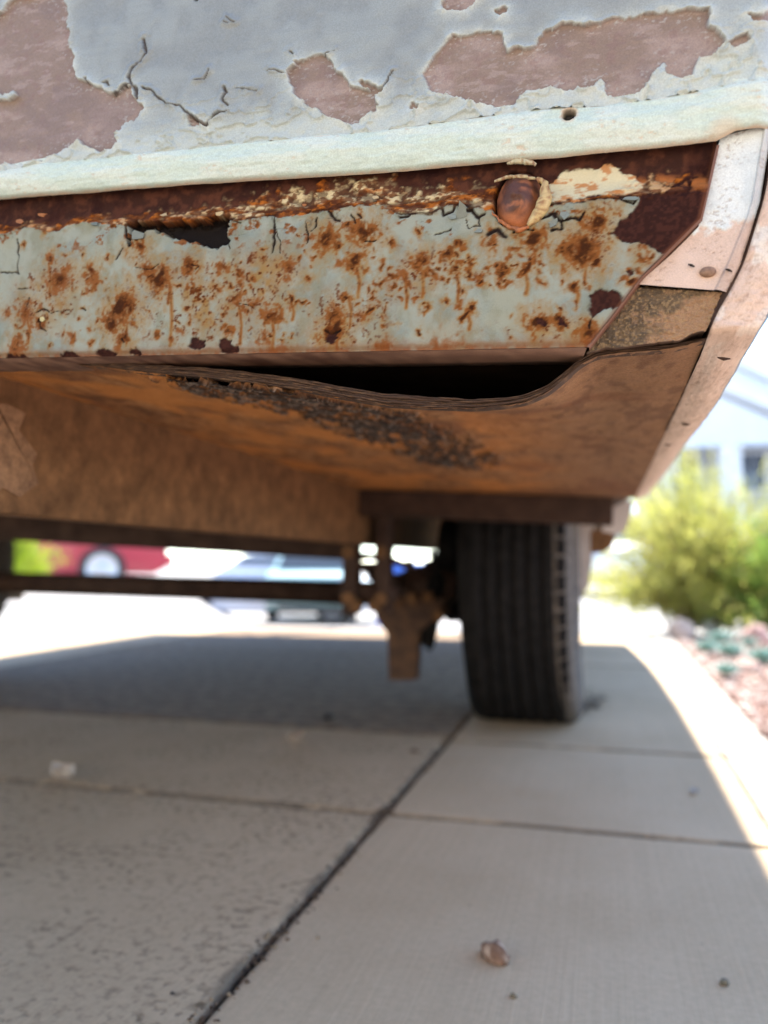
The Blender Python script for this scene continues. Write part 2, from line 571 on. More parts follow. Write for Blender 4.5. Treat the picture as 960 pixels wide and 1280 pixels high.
# --- rear bumper: one dense sheet of rusted, painted steel
PAINT_B = lin(140, 145, 131)
def build_bumper():
    bot_l, bot_r = hv([(0, 447), (735, 433)])
    top_l, top_r = hv([(0, 250), (897, 178)])
    uL = -0.78
    def wbot(u): return bot_l[1] + (bot_r[1] - bot_l[1]) * (u - bot_l[0]) / (bot_r[0] - bot_l[0])
    def wtop(u): return top_l[1] + (top_r[1] - top_l[1]) * (u - top_l[0]) / (top_r[0] - top_l[0]) + 0.004
    endp = hv([(734, 433), (766, 393), (801, 346), (840, 308), (876, 272), (887, 225), (897, 180)])
    nx, ny = 1400, 205
    k = np.linspace(0, 1, nx)
    tt = np.linspace(0, 1, ny)
    K, TT = np.meshgrid(k, tt)
    # right end follows the diagonal cut
    w_guess = wbot(0.0) + (wtop(0.0) - wbot(0.0)) * TT
    uR = np.interp(w_guess, endp[:, 1], endp[:, 0])
    U = uL + (uR - uL) * K
    W = wbot(U) + (wtop(U) - wbot(U)) * TT
    U0, W0 = U.copy(), W.copy()
    # mm coordinates for noise
    X, Y = U * 1000, W * 1000
    n_lo = fbm(X / 14, Y / 14, 1, 4)
    n_md = fbm(X / 4, Y / 4, 2, 4)
    n_hi = fbm(X / 1.4, Y / 1.4, 3, 3)
    n_f = fbm(X / 3.0, Y / 4.2, 7, 4, .6)
    wx = (fbm(X / 6, Y / 6, 4, 4) - 0.5) * 0.009
    wy = (fbm(X / 6, Y / 6, 5, 4) - 0.5) * 0.009
    Uw, Ww = U + wx * 0.5, W + wy * 0.5
    # paint top edge
    pt = hv([(-90, 293), (0, 292), (15, 291), (35, 285), (70, 291), (85, 283), (110, 278), (140, 282), (160, 282), (215, 280), (287, 275), (300, 277),
             (345, 272), (380, 269), (420, 262), (450, 257), (480, 258), (500, 270), (540, 268), (560, 257), (600, 262), (640, 268), (680, 258), (720, 254), (760, 250), (800, 247), (900, 240)])
    ptop = np.interp(U, pt[:, 0], pt[:, 1])
    sd_top = W + (n_md - 0.5) * 0.0035 + (n_hi - 0.5) * 0.0012 - ptop          # positive above the painted face
    paint = sstep(0.0004, -0.0004, sd_top)
    # cream paint left on the upper right
    up = poly_sd(Uw, Ww, hv([(684, 222), (700, 212), (722, 204), (745, 202), (792, 208), (806, 224), (800, 238), (765, 243), (720, 248), (684, 252)]))
    cream = sstep(0.0006, -0.0006, up + (n_md - .5) * 0.004)
    # missing paint
    bare = np.zeros_like(U)
    def knock(pts, amp=0.003):
        nonlocal bare
        s = poly_sd(Uw, Ww, hv(pts)) + (n_hi - .5) * amp * 0.5
        bare = np.maximum(bare, sstep(0.0004, -0.0004, s))
    knock([(765, 292), (788, 262), (803, 246), (830, 236), (850, 222), (905, 180), (895, 230), (884, 272), (832, 322), (815, 312), (800, 306), (782, 302)])
    knock([(735, 370), (752, 357), (775, 366), (778, 380), (752, 392), (742, 398), (738, 385)])
    knock([(782, 340), (790, 337), (792, 344), (785, 348)])
    knock([(697, 398), (706, 398), (707, 408), (698, 410)])
    knock([(672, 396), (682, 398), (680, 406), (671, 405)])
    for x, y, rx, ry in ((85, 446, 14, 8), (132, 441, 13, 6), (250, 430, 11, 7), (283, 432, 10, 10), (292, 436, 8, 6), (20, 446, 14, 5), (168, 441, 8, 4), (415, 424, 7, 6)):
        knock([(x + rx * math.cos(a), y + ry * math.sin(a)) for a in np.linspace(0, 6.28, 9)[:-1]], 0.003)
    hole = sstep(0.0004, -0.0004, (n_md - .5) * .0045 + (n_hi - .5) * .002 + poly_sd(Uw * .7 + U * .3, Ww * .7 + W * .3, hv([(159, 281), (180, 275), (230, 276), (286, 269), (289, 300), (283, 306), (262, 309), (240, 303), (212, 300), (206, 291),
                                                                            (186, 286), (172, 298), (163, 306)])))
    # cracks in the thick paint
    crack = np.zeros_like(U)
    def cr(pts, wpx, seed=0):
        nonlocal crack
        p = hv(pts)
        m_ = (U > p[:, 0].min() - .004) & (U < p[:, 0].max() + .004)
        d = np.full(U.shape, 1.0)
        d[m_] = seg_dist((U + wx * .35)[m_], (W + wy * .35)[m_], [tuple(q) for q in p])
        ww = wpx * 0.0002 * (0.4 + 1.2 * n_md)
        crack = np.maximum(crack, sstep(ww * 1.5, ww * 0.5, d))
    for pts, wp in (([(22, 298), (25, 310), (23, 330), (24, 342)], 1.8), ([(0, 341), (14, 341), (24, 342)], 2), ([(152, 318), (146, 324), (155, 312)], 1.8),
                    ([(343, 272), (344, 290), (343, 314)], 3), ([(345, 280), (352, 318)], 1.0), ([(384, 282), (386, 292), (383, 305)], 2), ([(398, 271), (396, 282), (390, 290)], 1.6),
                    ([(409, 258), (416, 270), (420, 276), (425, 276)], 3), ([(438, 268), (444, 275), (444, 280)], 2.5), ([(448, 270), (454, 273)], 2),
                    ([(158, 285), (160, 300), (163, 308)], 3), ([(286, 300), (288, 312)], 2), ([(288, 276), (300, 277)], 2),
                    ([(240, 330), (250, 333), (246, 338)], 2), ([(170, 335), (185, 338), (198, 333)], 1.4), ([(47, 389), (55, 387), (62, 390)], 2.8), ([(50, 400), (50, 410), (58, 414)], 2.4),
                    ([(36, 374), (35, 384)], 1.6), ([(24, 362), (34, 361)], 1.6), ([(105, 384), (108, 388)], 2.5), ([(62, 390), (88, 388)], 1), ([(152, 425), (155, 430)], 2.5),
                    ([(455, 302), (462, 303), (470, 301)], 2), ([(300, 380), (310, 381), (322, 387)], 1.2), ([(408, 412), (416, 420), (424, 415)], 2),
                    ([(500, 272), (520, 266), (540, 266)], 3), ([(552, 262), (556, 270), (566, 265), (570, 258)], 3.5), ([(575, 262), (590, 262), (600, 272), (606, 268)], 4),
                    ([(600, 272), (602, 282), (588, 284), (582, 274)], 1.6), ([(545, 292), (555, 290), (562, 287)], 1.6), ([(676, 274), (690, 268), (700, 276), (712, 272)], 4), ([(700, 276), (702, 286), (690, 288)], 3),
                    ([(712, 272), (724, 276), (730, 268)], 3), ([(684, 255), (705, 251), (722, 252), (745, 247), (768, 245)], 6), ([(640, 292), (655, 285), (668, 288)], 3), ([(776, 250), (790, 254), (800, 244)], 3),
                    ([(610, 292), (622, 288), (632, 296)], 5), ([(740, 400), (737, 410)], 2), ([(200, 292), (208, 285)], 1.5)):
        cr(pts, wp)
    # general fine crazing along the top of the paint
    vor = fbm(X / 9 + 40, Y / 7, 8, 2)
    craze = sstep(0.012, 0.004, np.abs(vor - 0.5)) * sstep(-0.016, -0.004, sd_top) * sstep(0.02, 0.0, -sd_top)
    crack = np.maximum(crack, craze * 0.55 * sstep(0.45, 0.6, n_lo))
    # rust blotches (x, y, radius, strength) measured on the photograph
    B = [(65, 322, 11, .9), (75, 352, 26, .8), (115, 340, 17, .9), (115, 362, 7, .7), (35, 392, 22, .75), (10, 392, 12, .7), (52, 407, 14, .7), (90, 425, 10, .8), (22, 432, 16, .8),
         (155, 385, 28, 1.1), (140, 405, 20, 1.0), (155, 425, 16, .9), (177, 310, 17, 1), (200, 348, 20, 1.1), (185, 337, 16, .9), (240, 332, 16, .9), (247, 362, 9, 1.1), (280, 337, 9, .9),
         (300, 340, 12, .8), (300, 357, 8, .8), (312, 360, 7, .8), (295, 375, 12, .8), (320, 380, 14, .8), (340, 393, 16, .9), (330, 420, 14, .7), (285, 412, 9, .9), (362, 337, 17, .8), (385, 350, 8, .9),
         (365, 375, 9, .9), (408, 300, 20, 1), (455, 292, 22, 1), (447, 330, 13, 1.1), (437, 370, 8, 1), (420, 395, 18, .8), (415, 415, 18, 1.2), (452, 395, 10, .7), (472, 382, 6, .8), (422, 327, 7, .7),
         (487, 302, 7, 1), (487, 350, 11, .9), (505, 350, 10, .8), (525, 328, 17, .9), (522, 372, 6, .8), (557, 320, 11, 1), (575, 307, 8, .9), (570, 343, 8, 1), (575, 330, 7, .8), (600, 345, 9, .8),
         (632, 337, 10, 1), (657, 337, 12, 1), (667, 302, 19, 1.1), (677, 345, 4, .9), (585, 390, 7, 1.2), (720, 357, 7, 1.1), (728, 311, 26, 1.1), (745, 280, 19, 1), (707, 310, 10, 1), (670, 402, 15, 1),
         (700, 405, 10, 1), (615, 303, 15, .9), (800, 318, 9, .8), (735, 415, 14, .9), (640, 312, 7, .8), (780, 350, 6, .7), (350, 440, 30, .35), (480, 430, 14, .5), (560, 436, 30, .35), (225, 415, 7, .6), (385, 300, 10, .7)]
    rb = np.random.RandomState(4)
    B = [(x, y, r * .86, q_) for x, y, r, q_ in B]
    for k in range(230):
        bx, by, br, bs_ = B[rb.randint(72)]
        B.append((bx + rb.randn() * (10 + br), by + rb.randn() * (8 + br * .8), rb.uniform(1.5, 5), rb.uniform(.7, 1.2)))
    for k in range(70):
        B.append((rb.uniform(-620, -15), rb.uniform(320, 435), rb.uniform(3, 20), rb.uniform(.7, 1.1)))
    core = np.zeros_like(U)
    halo = np.zeros_like(U)
    Ub, Wb = U + wx * 0.85, W + wy * 0.85
    for x, y, r, s in B:
        c = hv([(x, y)])[0]
        rm = r * 0.00041
        m_ = (np.abs(U - c[0]) < rm * 3.2) & (np.abs(W - c[1]) < rm * 3.2)
        if not m_.any(): continue
        d = np.hypot(Ub[m_] - c[0], Wb[m_] - c[1]) / rm + (n_hi[m_] - .5) * 1.1 + (n_f[m_] - .5) * 1.9
        core[m_] = np.maximum(core[m_], s * np.clip(1.12 - d, 0, 1))
        halo[m_] = np.maximum(halo[m_], s * np.clip(1.05 - d / 2.2, 0, 1))
    # a wide tea-coloured wash across the middle
    for x, y, rx, ry in ((250, 380, 120, 75), (330, 350, 60, 60), (60, 370, 70, 60), (430, 400, 70, 50), (690, 410, 60, 26), (530, 340, 50, 35), (740, 300, 40, 40)):
        c = hv([(x, y)])[0]
        d = np.hypot((Ub - c[0]) / (rx * .00041), (Wb - c[1]) / (ry * .00041))
        halo = np.maximum(halo, 0.95 * np.clip(1.15 - d, 0, 1) * sstep(.25, .75, n_lo * .5 + n_md * .5))
        core = np.maximum(core, .55 * np.clip(1.15 - d, 0, 1) * sstep(.50, .70, n_f * .6 + n_hi * .4))
    # runs below a few of the spots
    for x, y0, y1 in ((213, 355, 432), (447, 335, 372), (585, 395, 412), (115, 345, 365), (667, 310, 330), (585, 320, 350), (210, 340, 380), (157, 390, 420), (300, 385, 430), (340, 395, 436), (365, 380, 400), (437, 372, 410), (507, 355, 385), (527, 335, 372), (571, 345, 378), (657, 340, 368), (720, 360, 378), (730, 320, 350), (62, 330, 372), (35, 395, 430), (420, 400, 436)):
        p = hv([(x, y0), (x + 3, (y0 + y1) / 2), (x + 1, y1)])
        d = seg_dist(U + wx * .12, W, [tuple(q) for q in p])
        halo = np.maximum(halo, 0.8 * sstep(0.0022, 0.0004, d))
        core = np.maximum(core, 0.42 * sstep(0.0012, 0.0002, d))
    speck = sstep(0.45, 0.85, core * 1.0 + (n_f - .5) * 1.3 + (n_hi - .5) * 0.9)
    speck *= sstep(0.02, 0.2, core)
    tiny = sstep(0.68, 0.76, fbm(X / 2.2, Y / 2.2, 77, 2)) * sstep(0.1, 0.5, halo + .1)
    speck = np.maximum(speck, tiny * 0.55 * sstep(.3, .6, halo))
    t_edge = (W - wbot(U))
    fr = sstep(.56, .70, fbm(X / 4, Y / 3, 61, 5, .6)) * sstep(.022, .002, -sd_top) * sstep(.4, .62, n_lo)
    core = np.maximum(core, fr * .8)
    halo = np.maximum(halo, fr * .8)
    speck = np.maximum(speck, fr * sstep(.45, .65, n_hi) * .8)
    bot_rust = sstep(0.006, 0.0, t_edge + (n_md - .5) * 0.006) * 0.9

    # ---- colour
    rust_dk = lin(62, 32, 24)
    rust_md = lin(120, 66, 34)
    rust_or = lin(186, 116, 52)
    maroon = mixc(np.broadcast_to(lin(54, 33, 27), U.shape + (3,)), lin(80, 48, 36), sstep(.4, .7, n_md))
    maroon = mixc(maroon, lin(42, 22, 20), sstep(.5, .7, n_lo) * .7)
    # the band above the paint: dark on the left, crusted with orange and cream flakes towards the middle
    pxs = [-0.46] + [hv([(x, 260)])[0][0] for x in (0, 150, 290, 330, 500, 560, 620, 690, 740, 800, 880)]
    wid = np.interp(U, pxs, [.006, .007, .008, .014, .020, .021, .016, .014, .004, .004, .012, .012])
    crust_m = sstep(1.0, 0.55, sd_top / wid + (n_md - .5) * 0.9) * sstep(-0.0015, 0.0005, sd_top)
    lift = sstep(.5, .62, fbm(X / 5.5, Y / 2.6, 21, 5, .6) + .06)
    cr_c = mixc(np.broadcast_to(lin(160, 92, 34), U.shape + (3,)), lin(196, 180, 140), sstep(.40, .60, fbm(X / 12, Y / 5, 22, 5)) * np.interp(U, pxs, [.3, .35, .6, .8, 1, 1, 1, 1, 1, 1, .6, .4]))
    cr_c = mixc(cr_c, lin(96, 50, 22), sstep(.56, .44, fbm(X / 2.6, Y / 1.7, 23, 4)) * .85)
    top_c = mixc(maroon, cr_c, crust_m * (0.35 + 0.65 * lift))
    paint_c = np.broadcast_to(PAINT_B, U.shape + (3,)).copy()
    paint_c = mixc(paint_c, lin(120, 131, 124), sstep(.4, .7, n_lo) * .7)
    paint_c = mixc(paint_c, lin(142, 142, 120), sstep(.55, .75, fbm(X / 22, Y / 18, 31, 3)) * .5)
    paint_c = mixc(paint_c, lin(108, 106, 80), sstep(.45, .75, fbm(X / 7, Y / 12, 33, 5)) * .45)
    paint_c = mixc(paint_c, lin(138, 104, 50), np.clip(halo * 1.1, 0, .85))
    paint_c = mixc(paint_c, lin(118, 64, 17), np.clip(sstep(.05, .5, core + (n_md - .5) * .5), 0, 1) * .85)
    paint_c = mixc(paint_c, mixc(np.broadcast_to(lin(84, 40, 12), U.shape + (3,)), lin(44, 21, 10), sstep(.45, 1.0, core + (n_hi - .5) * .7 + (n_md - .5) * .5)), speck * .9)
    paint_c = mixc(paint_c, lin(122, 70, 38), bot_rust * (.5 + .5 * sstep(.35, .6, n_md)))
    paint_c = mixc(paint_c, lin(30, 20, 15), np.clip(crack, 0, 1))
    bare_c = mixc(np.broadcast_to(lin(46, 25, 21), U.shape + (3,)), lin(74, 42, 32), sstep(.4, .65, n_hi) * .5)
    c = mixc(top_c, paint_c, paint)
    cream_c = mixc(np.broadcast_to(lin(196, 188, 156), U.shape + (3,)), lin(170, 104, 44), sstep(.55, .7, fbm(X / 6, Y / 3, 41, 4)) * .8)
    c = mixc(c, cream_c, cream * (1 - paint * .8))
    c = mixc(c, bare_c, bare)
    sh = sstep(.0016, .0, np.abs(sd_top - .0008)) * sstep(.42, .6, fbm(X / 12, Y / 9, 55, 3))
    c = mixc(c, lin(28, 17, 11), sh * .85 * (1 - bare))  # shadow line between crust and paint, put into the colour
    # orange streak in the upper right corner of the bare end
    s_or = sstep(.006, 0, seg_dist(Uw, Ww, [tuple(q) for q in hv([(790, 224), (830, 222), (885, 226)])])) * sstep(.45, .6, n_md)
    c = mixc(c, lin(178, 110, 58), s_or * .75)
    end_d = (uR - U)
    c = mixc(c, lin(112, 70, 50), sstep(.002, .0006, end_d + (n_hi-.5)*.001) * .5)
    c = mixc(c, lin(20, 14, 10), hole)
    c = mixc(c, lin(40, 22, 16), sstep(.0, -.4, sd_top) * 0)
    rough = 0.5 + 0.35 * np.clip(speck + (1 - paint) + bare, 0, 1)
    # ---- relief
    front = 0.00075 * paint * (1 - bare) * (1 - hole)
    rim_lift = np.exp(-np.abs(sd_top) / 0.0012) * paint * 0.0007 * sstep(.4, .6, n_lo)
    front = front + rim_lift + 0.0007 * cream
    front -= 0.0009 * np.clip(crack, 0, 1) * paint
    front += speck * 0.0003 * (n_hi - .2) + (n_lo - .5) * 0.0008
    front += crust_m * (lift * 0.0013 + (n_md - .5) * 0.002) + (1 - paint) * (n_hi - .5) * 0.0005
    front -= hole * 0.007
    # tube socket: the steel is eaten away round it
    sc_ = hv([(646, 246)])[0]
    ds = np.hypot((U - sc_[0]) / 0.0118, (W - sc_[1]) / 0.0158) + (n_md - .5) * .12
    sock = sstep(1.02, 0.86, ds)
    front -= sock * 0.016
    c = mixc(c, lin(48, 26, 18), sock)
    back = 0.0055 * sstep(-0.002, 0.012, W - ptop) + 0.002 * sstep(0.003, 0.0, t_edge)
    V = T(U, YB + back - front, W)
    nb = ny * nx
    # top of the ledge and the plate's own thickness behind
    P = V.reshape(-1, 3)
    F = grid_faces(ny, nx)
    lip = []
    u_l = np.linspace(uL, endp[0, 0], 140)
    u_f = np.linspace(uL, endp[0, 0] - 0.004, 140)
    rows = [(0.0021, 0.0), (0.004, -0.0006), (0.012, -0.0009), (0.022, -0.0008), (0.031, -0.0006), (0.0315, 0.0025), (0.0055, 0.003)]
    for dv, dw in rows:
        uu = u_l + (u_f - u_l) * min(1, dv / 0.03)
        jag = (fbm(uu * 240, uu * 0 + 3, 91, 3) - .5) * 0.003 if dv > 0.03 else 0
        lip.append(T(uu, YB + dv + jag, wbot(uu) + dw))
    L = np.stack(lip)
    bump_o = add("bumper", P, F, M['bumper'], trailer, smooth=True, col=c.reshape(-1, 3), rough=rough.ravel())
    nlip = L.shape[0] * L.shape[1]
    lx, ly = (L[..., 0] * 1000), (L[..., 1] * 1000)
    lc = mixc(np.broadcast_to(lin(88, 58, 44), lx.shape + (3,)), lin(136, 104, 84), sstep(.4, .7, fbm(lx / 5, ly / 5, 92, 4)))
    lc = mixc(lc, lin(160, 128, 108), sstep(-.2, -.02, L[..., 0]) * .5)
    add("bumper_flange", L.reshape(-1, 3), grid_faces(L.shape[0], L.shape[1]), M['plate'], bump_o, smooth=True, col=lc.reshape(-1, 3))
    # the cut end shows the steel's thickness
    ee = hv([(734, 433), (766, 393), (801, 346), (840, 308), (876, 272), (887, 225), (897, 180)])
    E = np.stack([T(ee[:, 0] + dx, YB + dv, ee[:, 1] + dw) for dx, dv, dw in ((-.0003, 0.0006, 0), (0.0003, 0.0003, -.0002), (0.0009, 0.0008, -.0003), (0.001, 0.007, -.0003))])
    lc = np.broadcast_to(lin(112, 76, 58), E.shape).reshape(-1, 3)
    add("bumper_end_edge", E.reshape(-1, 3), grid_faces(E.shape[0], E.shape[1], True), M['plate'], bump_o, smooth=True, col=lc)

    # ---- loose flakes of paint curling off the shoulder
    rs = np.random.RandomState(5)
    flakes = [(172, 296, 14, 10, 0), (196, 288, 9, 6, 0), (120, 281, 9, 5, 0), (52, 268, 12, 5, 1), (116, 262, 12, 7, 1), (74, 266, 9, 5, 1), (24, 276, 10, 6, 1), (560, 259, 8, 8, 0), (577, 266, 8, 10, 0), (592, 277, 12, 8, 0),
              (568, 272, 7, 5, 0), (690, 264, 10, 6, 0), (706, 270, 9, 7, 0), (722, 264, 10, 6, 0), (692, 281, 9, 6, 0), (742, 257, 12, 5, 0), (790, 250, 12, 5, 0), (772, 240, 9, 4, 2), (500, 262, 8, 5, 0), (531, 262, 10, 5, 2),
              (470, 246, 8, 4, 2), (440, 247, 9, 4, 2), (405, 252, 9, 4, 2), (380, 256, 8, 4, 1), (340, 262, 9, 5, 1), (310, 258, 8, 4, 1), (275, 266, 10, 5, 2), (250, 266, 9, 4, 2), (225, 270, 12, 4, 2), (205, 268, 10, 4, 2),
              (55, 400, 4, 4, 3), (704, 208, 9, 4, 2), (725, 205, 8, 3, 2), (520, 246, 9, 4, 2), (560, 243, 8, 4, 2), (360, 254, 8, 4, 2), (425, 268, 7, 5, 0), (150, 276, 8, 4, 1), (600, 290, 7, 5, 0), (735, 275, 7, 5, 0)]
    flakes = [f for f in flakes if f[4] in (0, 3)][::2] + [f for f in flakes if f[4] in (1, 2)][::3]
    for x, y, a, b, kind in flakes:
        c0 = hv([(x, y)])[0]
        n = 6
        ang = np.linspace(0, 2 * math.pi, n, endpoint=False) + rs.rand(n) * .9
        ra = 0.55 + rs.rand(n) * .8
        sc_f = .00034 if kind in (0, 3) else .00024
        eu, ew = a * sc_f * np.cos(ang) * ra, b * sc_f * np.sin(ang) * ra
        tilt, cu = rs.uniform(-.5, .7), rs.uniform(.3, 2.2)
        ang0 = rs.uniform(-.5, .5)
        V_, F_ = [], []
        for th in (0.0, 0.0006):
            V_.append(T(c0[0], YB - 0.0013 - th + .002 * (kind in (1, 2)), c0[1]))
            for i in range(n):
                out = -0.0012 + tilt * ew[i] * .8 - cu * (eu[i] ** 2 + ew[i] ** 2) * 20
                V_.append(T(c0[0] + eu[i], YB + out - th + .002 * (kind in (1, 2)), c0[1] + ew[i]))
        for i in range(n):
            j = (i + 1) % n
            F_ += [(0, 1 + j, 1 + i), (n + 1, n + 2 + i, n + 2 + j), (1 + i, 1 + j, n + 2 + j, n + 2 + i)]
        a, b = (a, b) if kind == 0 else (a, b)
        base = [lin(118, 124, 112), lin(150, 92, 44), lin(176, 156, 116), lin(196, 184, 130)][kind]
        add("paint_flake", np.array(V_), F_, M['chip'], bump_o, col=np.tile(base * rs.uniform(.75, 1.05), (len(V_), 1)))

    # ---- the broken tube socket
    c0 = sc_
    nu, nv_ = 26, 14
    A, R = np.meshgrid(np.linspace(0, 2 * math.pi, nu), np.linspace(0.0, 1, nv_))
    bu = c0[0] + 0.0112 * R * np.cos(A) + 0.001 * R
    bw = c0[1] - 0.001 + 0.0152 * R * np.sin(A)
    depth = 0.005 - 0.0105 * (1 - R ** 2) + (fbm(bu * 120, bw * 200, 16, 4) - .5) * .007 * (1 - R) - 0.0022 * (R ** 3) * np.clip(-np.sin(A), 0, 1) + (fbm(bu * 600, bw * 600, 6, 3) - .5) * .002
    Vb = T(bu, YB + depth, bw)
    nn = fbm(bu * 160, bw * 420, 9, 5)
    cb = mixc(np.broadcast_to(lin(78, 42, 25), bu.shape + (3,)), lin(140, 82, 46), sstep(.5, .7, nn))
    cb = mixc(cb, lin(186, 112, 66), sstep(.45, .95, R) * np.clip(-np.sin(A), 0, 1))  # lower lip lightened: a highlight painted into the bowl
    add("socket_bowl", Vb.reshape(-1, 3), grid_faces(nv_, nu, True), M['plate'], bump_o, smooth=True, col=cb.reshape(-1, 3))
    def rim(pts, rad, colr, dv=0.0):
        q = hv(pts)
        m = len(q)
        ts = np.linspace(0, m - 1, 26)
        qu, qw = np.interp(ts, range(m), q[:, 0]), np.interp(ts, range(m), q[:, 1])
        rr = np.interp(ts, np.linspace(0, m - 1, len(rad)), rad) * .62
        P_ = T(qu, YB - 0.0015 + dv, qw)
        mb = MB().tube(P_, list(rr), 10)
        vv = np.array(mb.V)
        vv = vv + ((fbm(vv[:, 0] * 700, vv[:, 2] * 260, 14, 3) - .5) * .0016)[:, None]
        cc = np.tile(colr, (len(vv), 1))
        nz_ = fbm(vv[:, 0] * 2600, vv[:, 2] * 220, 12, 4)
        cc = mixc(cc, lin(124, 72, 34), sstep(.42, .66, nz_) * .8)
        add("socket_rim", vv, mb.F, M['chip'], bump_o, smooth=True, col=cc)
    rim([(672, 224), (681, 232), (683, 248), (678, 262), (669, 274), (660, 283)], [.001, .0032, .0050, .0054, .0042, .0014], lin(190, 168, 116))
    rim([(618, 226), (634, 221), (652, 220), (670, 223)], [.0008, .0016, .0017, .001], lin(176, 162, 122), 0.002)
    rim([(634, 207), (646, 203), (658, 204), (670, 208)], [.001, .0022, .0024, .001], lin(176, 168, 136))
    rim([(615, 266), (624, 277), (636, 286), (650, 289), (662, 285)], [.0006, .0010, .0016, .0022, .001], lin(168, 100, 52))
    return bump_o

bumper = build_bumper()

# --- rear wall panel with flaking paint
WALL_PAINT = lin(124, 131, 130)
WALL_PRIMER = lin(124, 106, 92)
def build_wall():
    st = hv([(-140, 226), (0, 214), (75, 200), (165, 192), (240, 185), (360, 172), (480, 161), (605, 143), (680, 133), (760, 129), (830, 119), (960, 95), (1010, 84)])
    uL, uR = -0.78, 0.0745
    nx, ny = 1300, 340
    u = np.linspace(uL, uR, nx)
    wb = np.interp(u, st[:, 0], st[:, 1]) - 0.0045
    wt = 0.235
    K = np.linspace(0, 1, ny)[:, None]
    W = wb[None, :] + (wt - wb[None, :]) * K
    U = np.broadcast_to(u[None, :], W.shape)
    X, Y = U * 1000, W * 1000
    n_lo, n_md, n_hi = fbm(X / 16, Y / 16, 101, 4), fbm(X / 4.5, Y / 4.5, 102, 4), fbm(X / 1.5, Y / 1.5, 103, 3)
    wx, wy = (fbm(X / 7, Y / 7, 104, 4) - .5) * .008, (fbm(X / 7, Y / 7, 105, 4) - .5) * .008
    Uw, Ww = U + wx * .6, W + wy * .6
    polys = [
        [(-60, 40), (-10, 40), (8, 22), (28, 6), (60, 2), (88, 2), (93, 40), (96, 70), (104, 106), (120, 110), (135, 118), (150, 126), (164, 115), (172, 118), (180, 135), (188, 143), (166, 160), (150, 176), (155, 185), (132, 197),
         (118, 190), (106, 182), (95, 190), (60, 205), (20, 212), (-60, 222)],
        [(365, 100), (374, 86), (392, 78), (412, 77), (421, 95), (435, 107), (455, 119), (470, 124), (476, 140), (468, 152), (450, 160), (430, 161), (410, 149), (390, 138), (372, 124)],
        [(452, 107), (462, 110), (482, 118), (480, 125), (468, 124), (455, 114)],
        [(533, 105), (540, 90), (552, 70), (570, 55), (600, 50), (628, 50), (638, 70), (655, 74), (668, 64), (680, 50), (700, 42), (760, 34), (800, 28), (830, 22), (870, 24), (883, 22), (885, 38), (900, 52), (906, 60), (890, 75), (868, 85),
         (862, 105), (840, 107), (830, 100), (825, 82), (815, 100), (805, 118), (770, 130), (755, 124), (740, 118), (720, 121), (690, 118), (660, 122), (640, 138), (610, 142), (590, 136), (560, 130), (540, 120)],
        [(556, 20), (560, 2), (566, -20), (600, -20), (602, 8), (590, 20), (576, 22), (562, 25)],
        [(930, 28), (945, 25), (985, 16), (985, 30), (945, 35)],
        [(622, 22), (632, 20), (636, 28), (626, 31)], [(518, 137), (530, 140), (526, 147), (516, 146)],
        [(238, 148), (250, 154), (264, 160), (262, 164), (248, 162)], [(910, 62), (930, 52), (934, 60), (915, 70)]]
    sd = np.full(U.shape, 1.0)
    for p in polys:
        sd = np.minimum(sd, poly_sd(Uw, Ww, hv(p), .03))
    island = poly_sd(Uw, Ww, hv([(742, 112), (750, 106), (756, 114), (754, 124), (742, 126)]))
    sd = np.maximum(sd, -island + 0.0)
    fl = poly_sd(Uw, Ww, hv([(-5, 120), (8, 122), (14, 128), (26, 120), (30, 126), (12, 134), (-5, 132)]))
    sd = np.where(fl < 0, np.maximum(sd, -fl), sd)
    sdn = sd + (n_md - .5) * .0022 + (n_hi - .5) * .0007
    paint = sstep(-0.0003, 0.0003, sdn)
    crack = np.zeros(U.shape)
    lips = np.zeros(U.shape)
    for pts, wp in (([(187, 56), (190, 74), (181, 84), (172, 95), (168, 105), (172, 114), (179, 122), (180, 132)], 4.0), ([(185, 118), (196, 121), (205, 130), (215, 136), (230, 139), (243, 150), (262, 162), (280, 150), (291, 147)], 2.6),
                    ([(287, 118), (290, 124), (284, 134), (290, 140)], 3.6), ([(250, 108), (262, 106), (268, 94)], 1.3), ([(150, 126), (163, 115), (172, 112)], 3), ([(340, 95), (362, 101)], 1.4), ([(372, 78), (368, 74)], 2), ([(410, 77), (422, 72)], 2),
                    ([(480, 122), (489, 112), (495, 98)], 1.8), ([(300, 118), (330, 120)], .9), ([(118, 110), (116, 106)], 3), ([(138, 112), (142, 110), (145, 116)], 3), ([(290, 30), (300, 36)], 1.2), ([(286, 36), (292, 38)], 1)):
        p = hv(pts)
        d = seg_dist(U + wx * .3, W + wy * .3, [tuple(q) for q in p])
        ww = wp * .00019 * (.4 + 1.2 * n_md)
        crack = np.maximum(crack, sstep(ww * 1.4, ww * .5, d))
        lips = np.maximum(lips, np.exp(-((d - ww * 2) / .0016) ** 2))
    dh = np.hypot(U - hv([(252, 7)])[0][0], W - hv([(252, 7)])[0][1])
    dot = sstep(.0018, .001, dh + (n_hi - .5) * .001)
    # swollen and lifted paint near the bare patches
    blister = np.exp(-np.clip(sdn, 0, 1) / .004) * paint
    low = sstep(0.034, 0.004, W - wb[None, :] - 0.004)
    wrk = sstep(.46, .5, fbm(X / 11 + 7, Y / 8, 120, 3)) * sstep(.56, .5, fbm(X / 11 + 7, Y / 8, 120, 3))
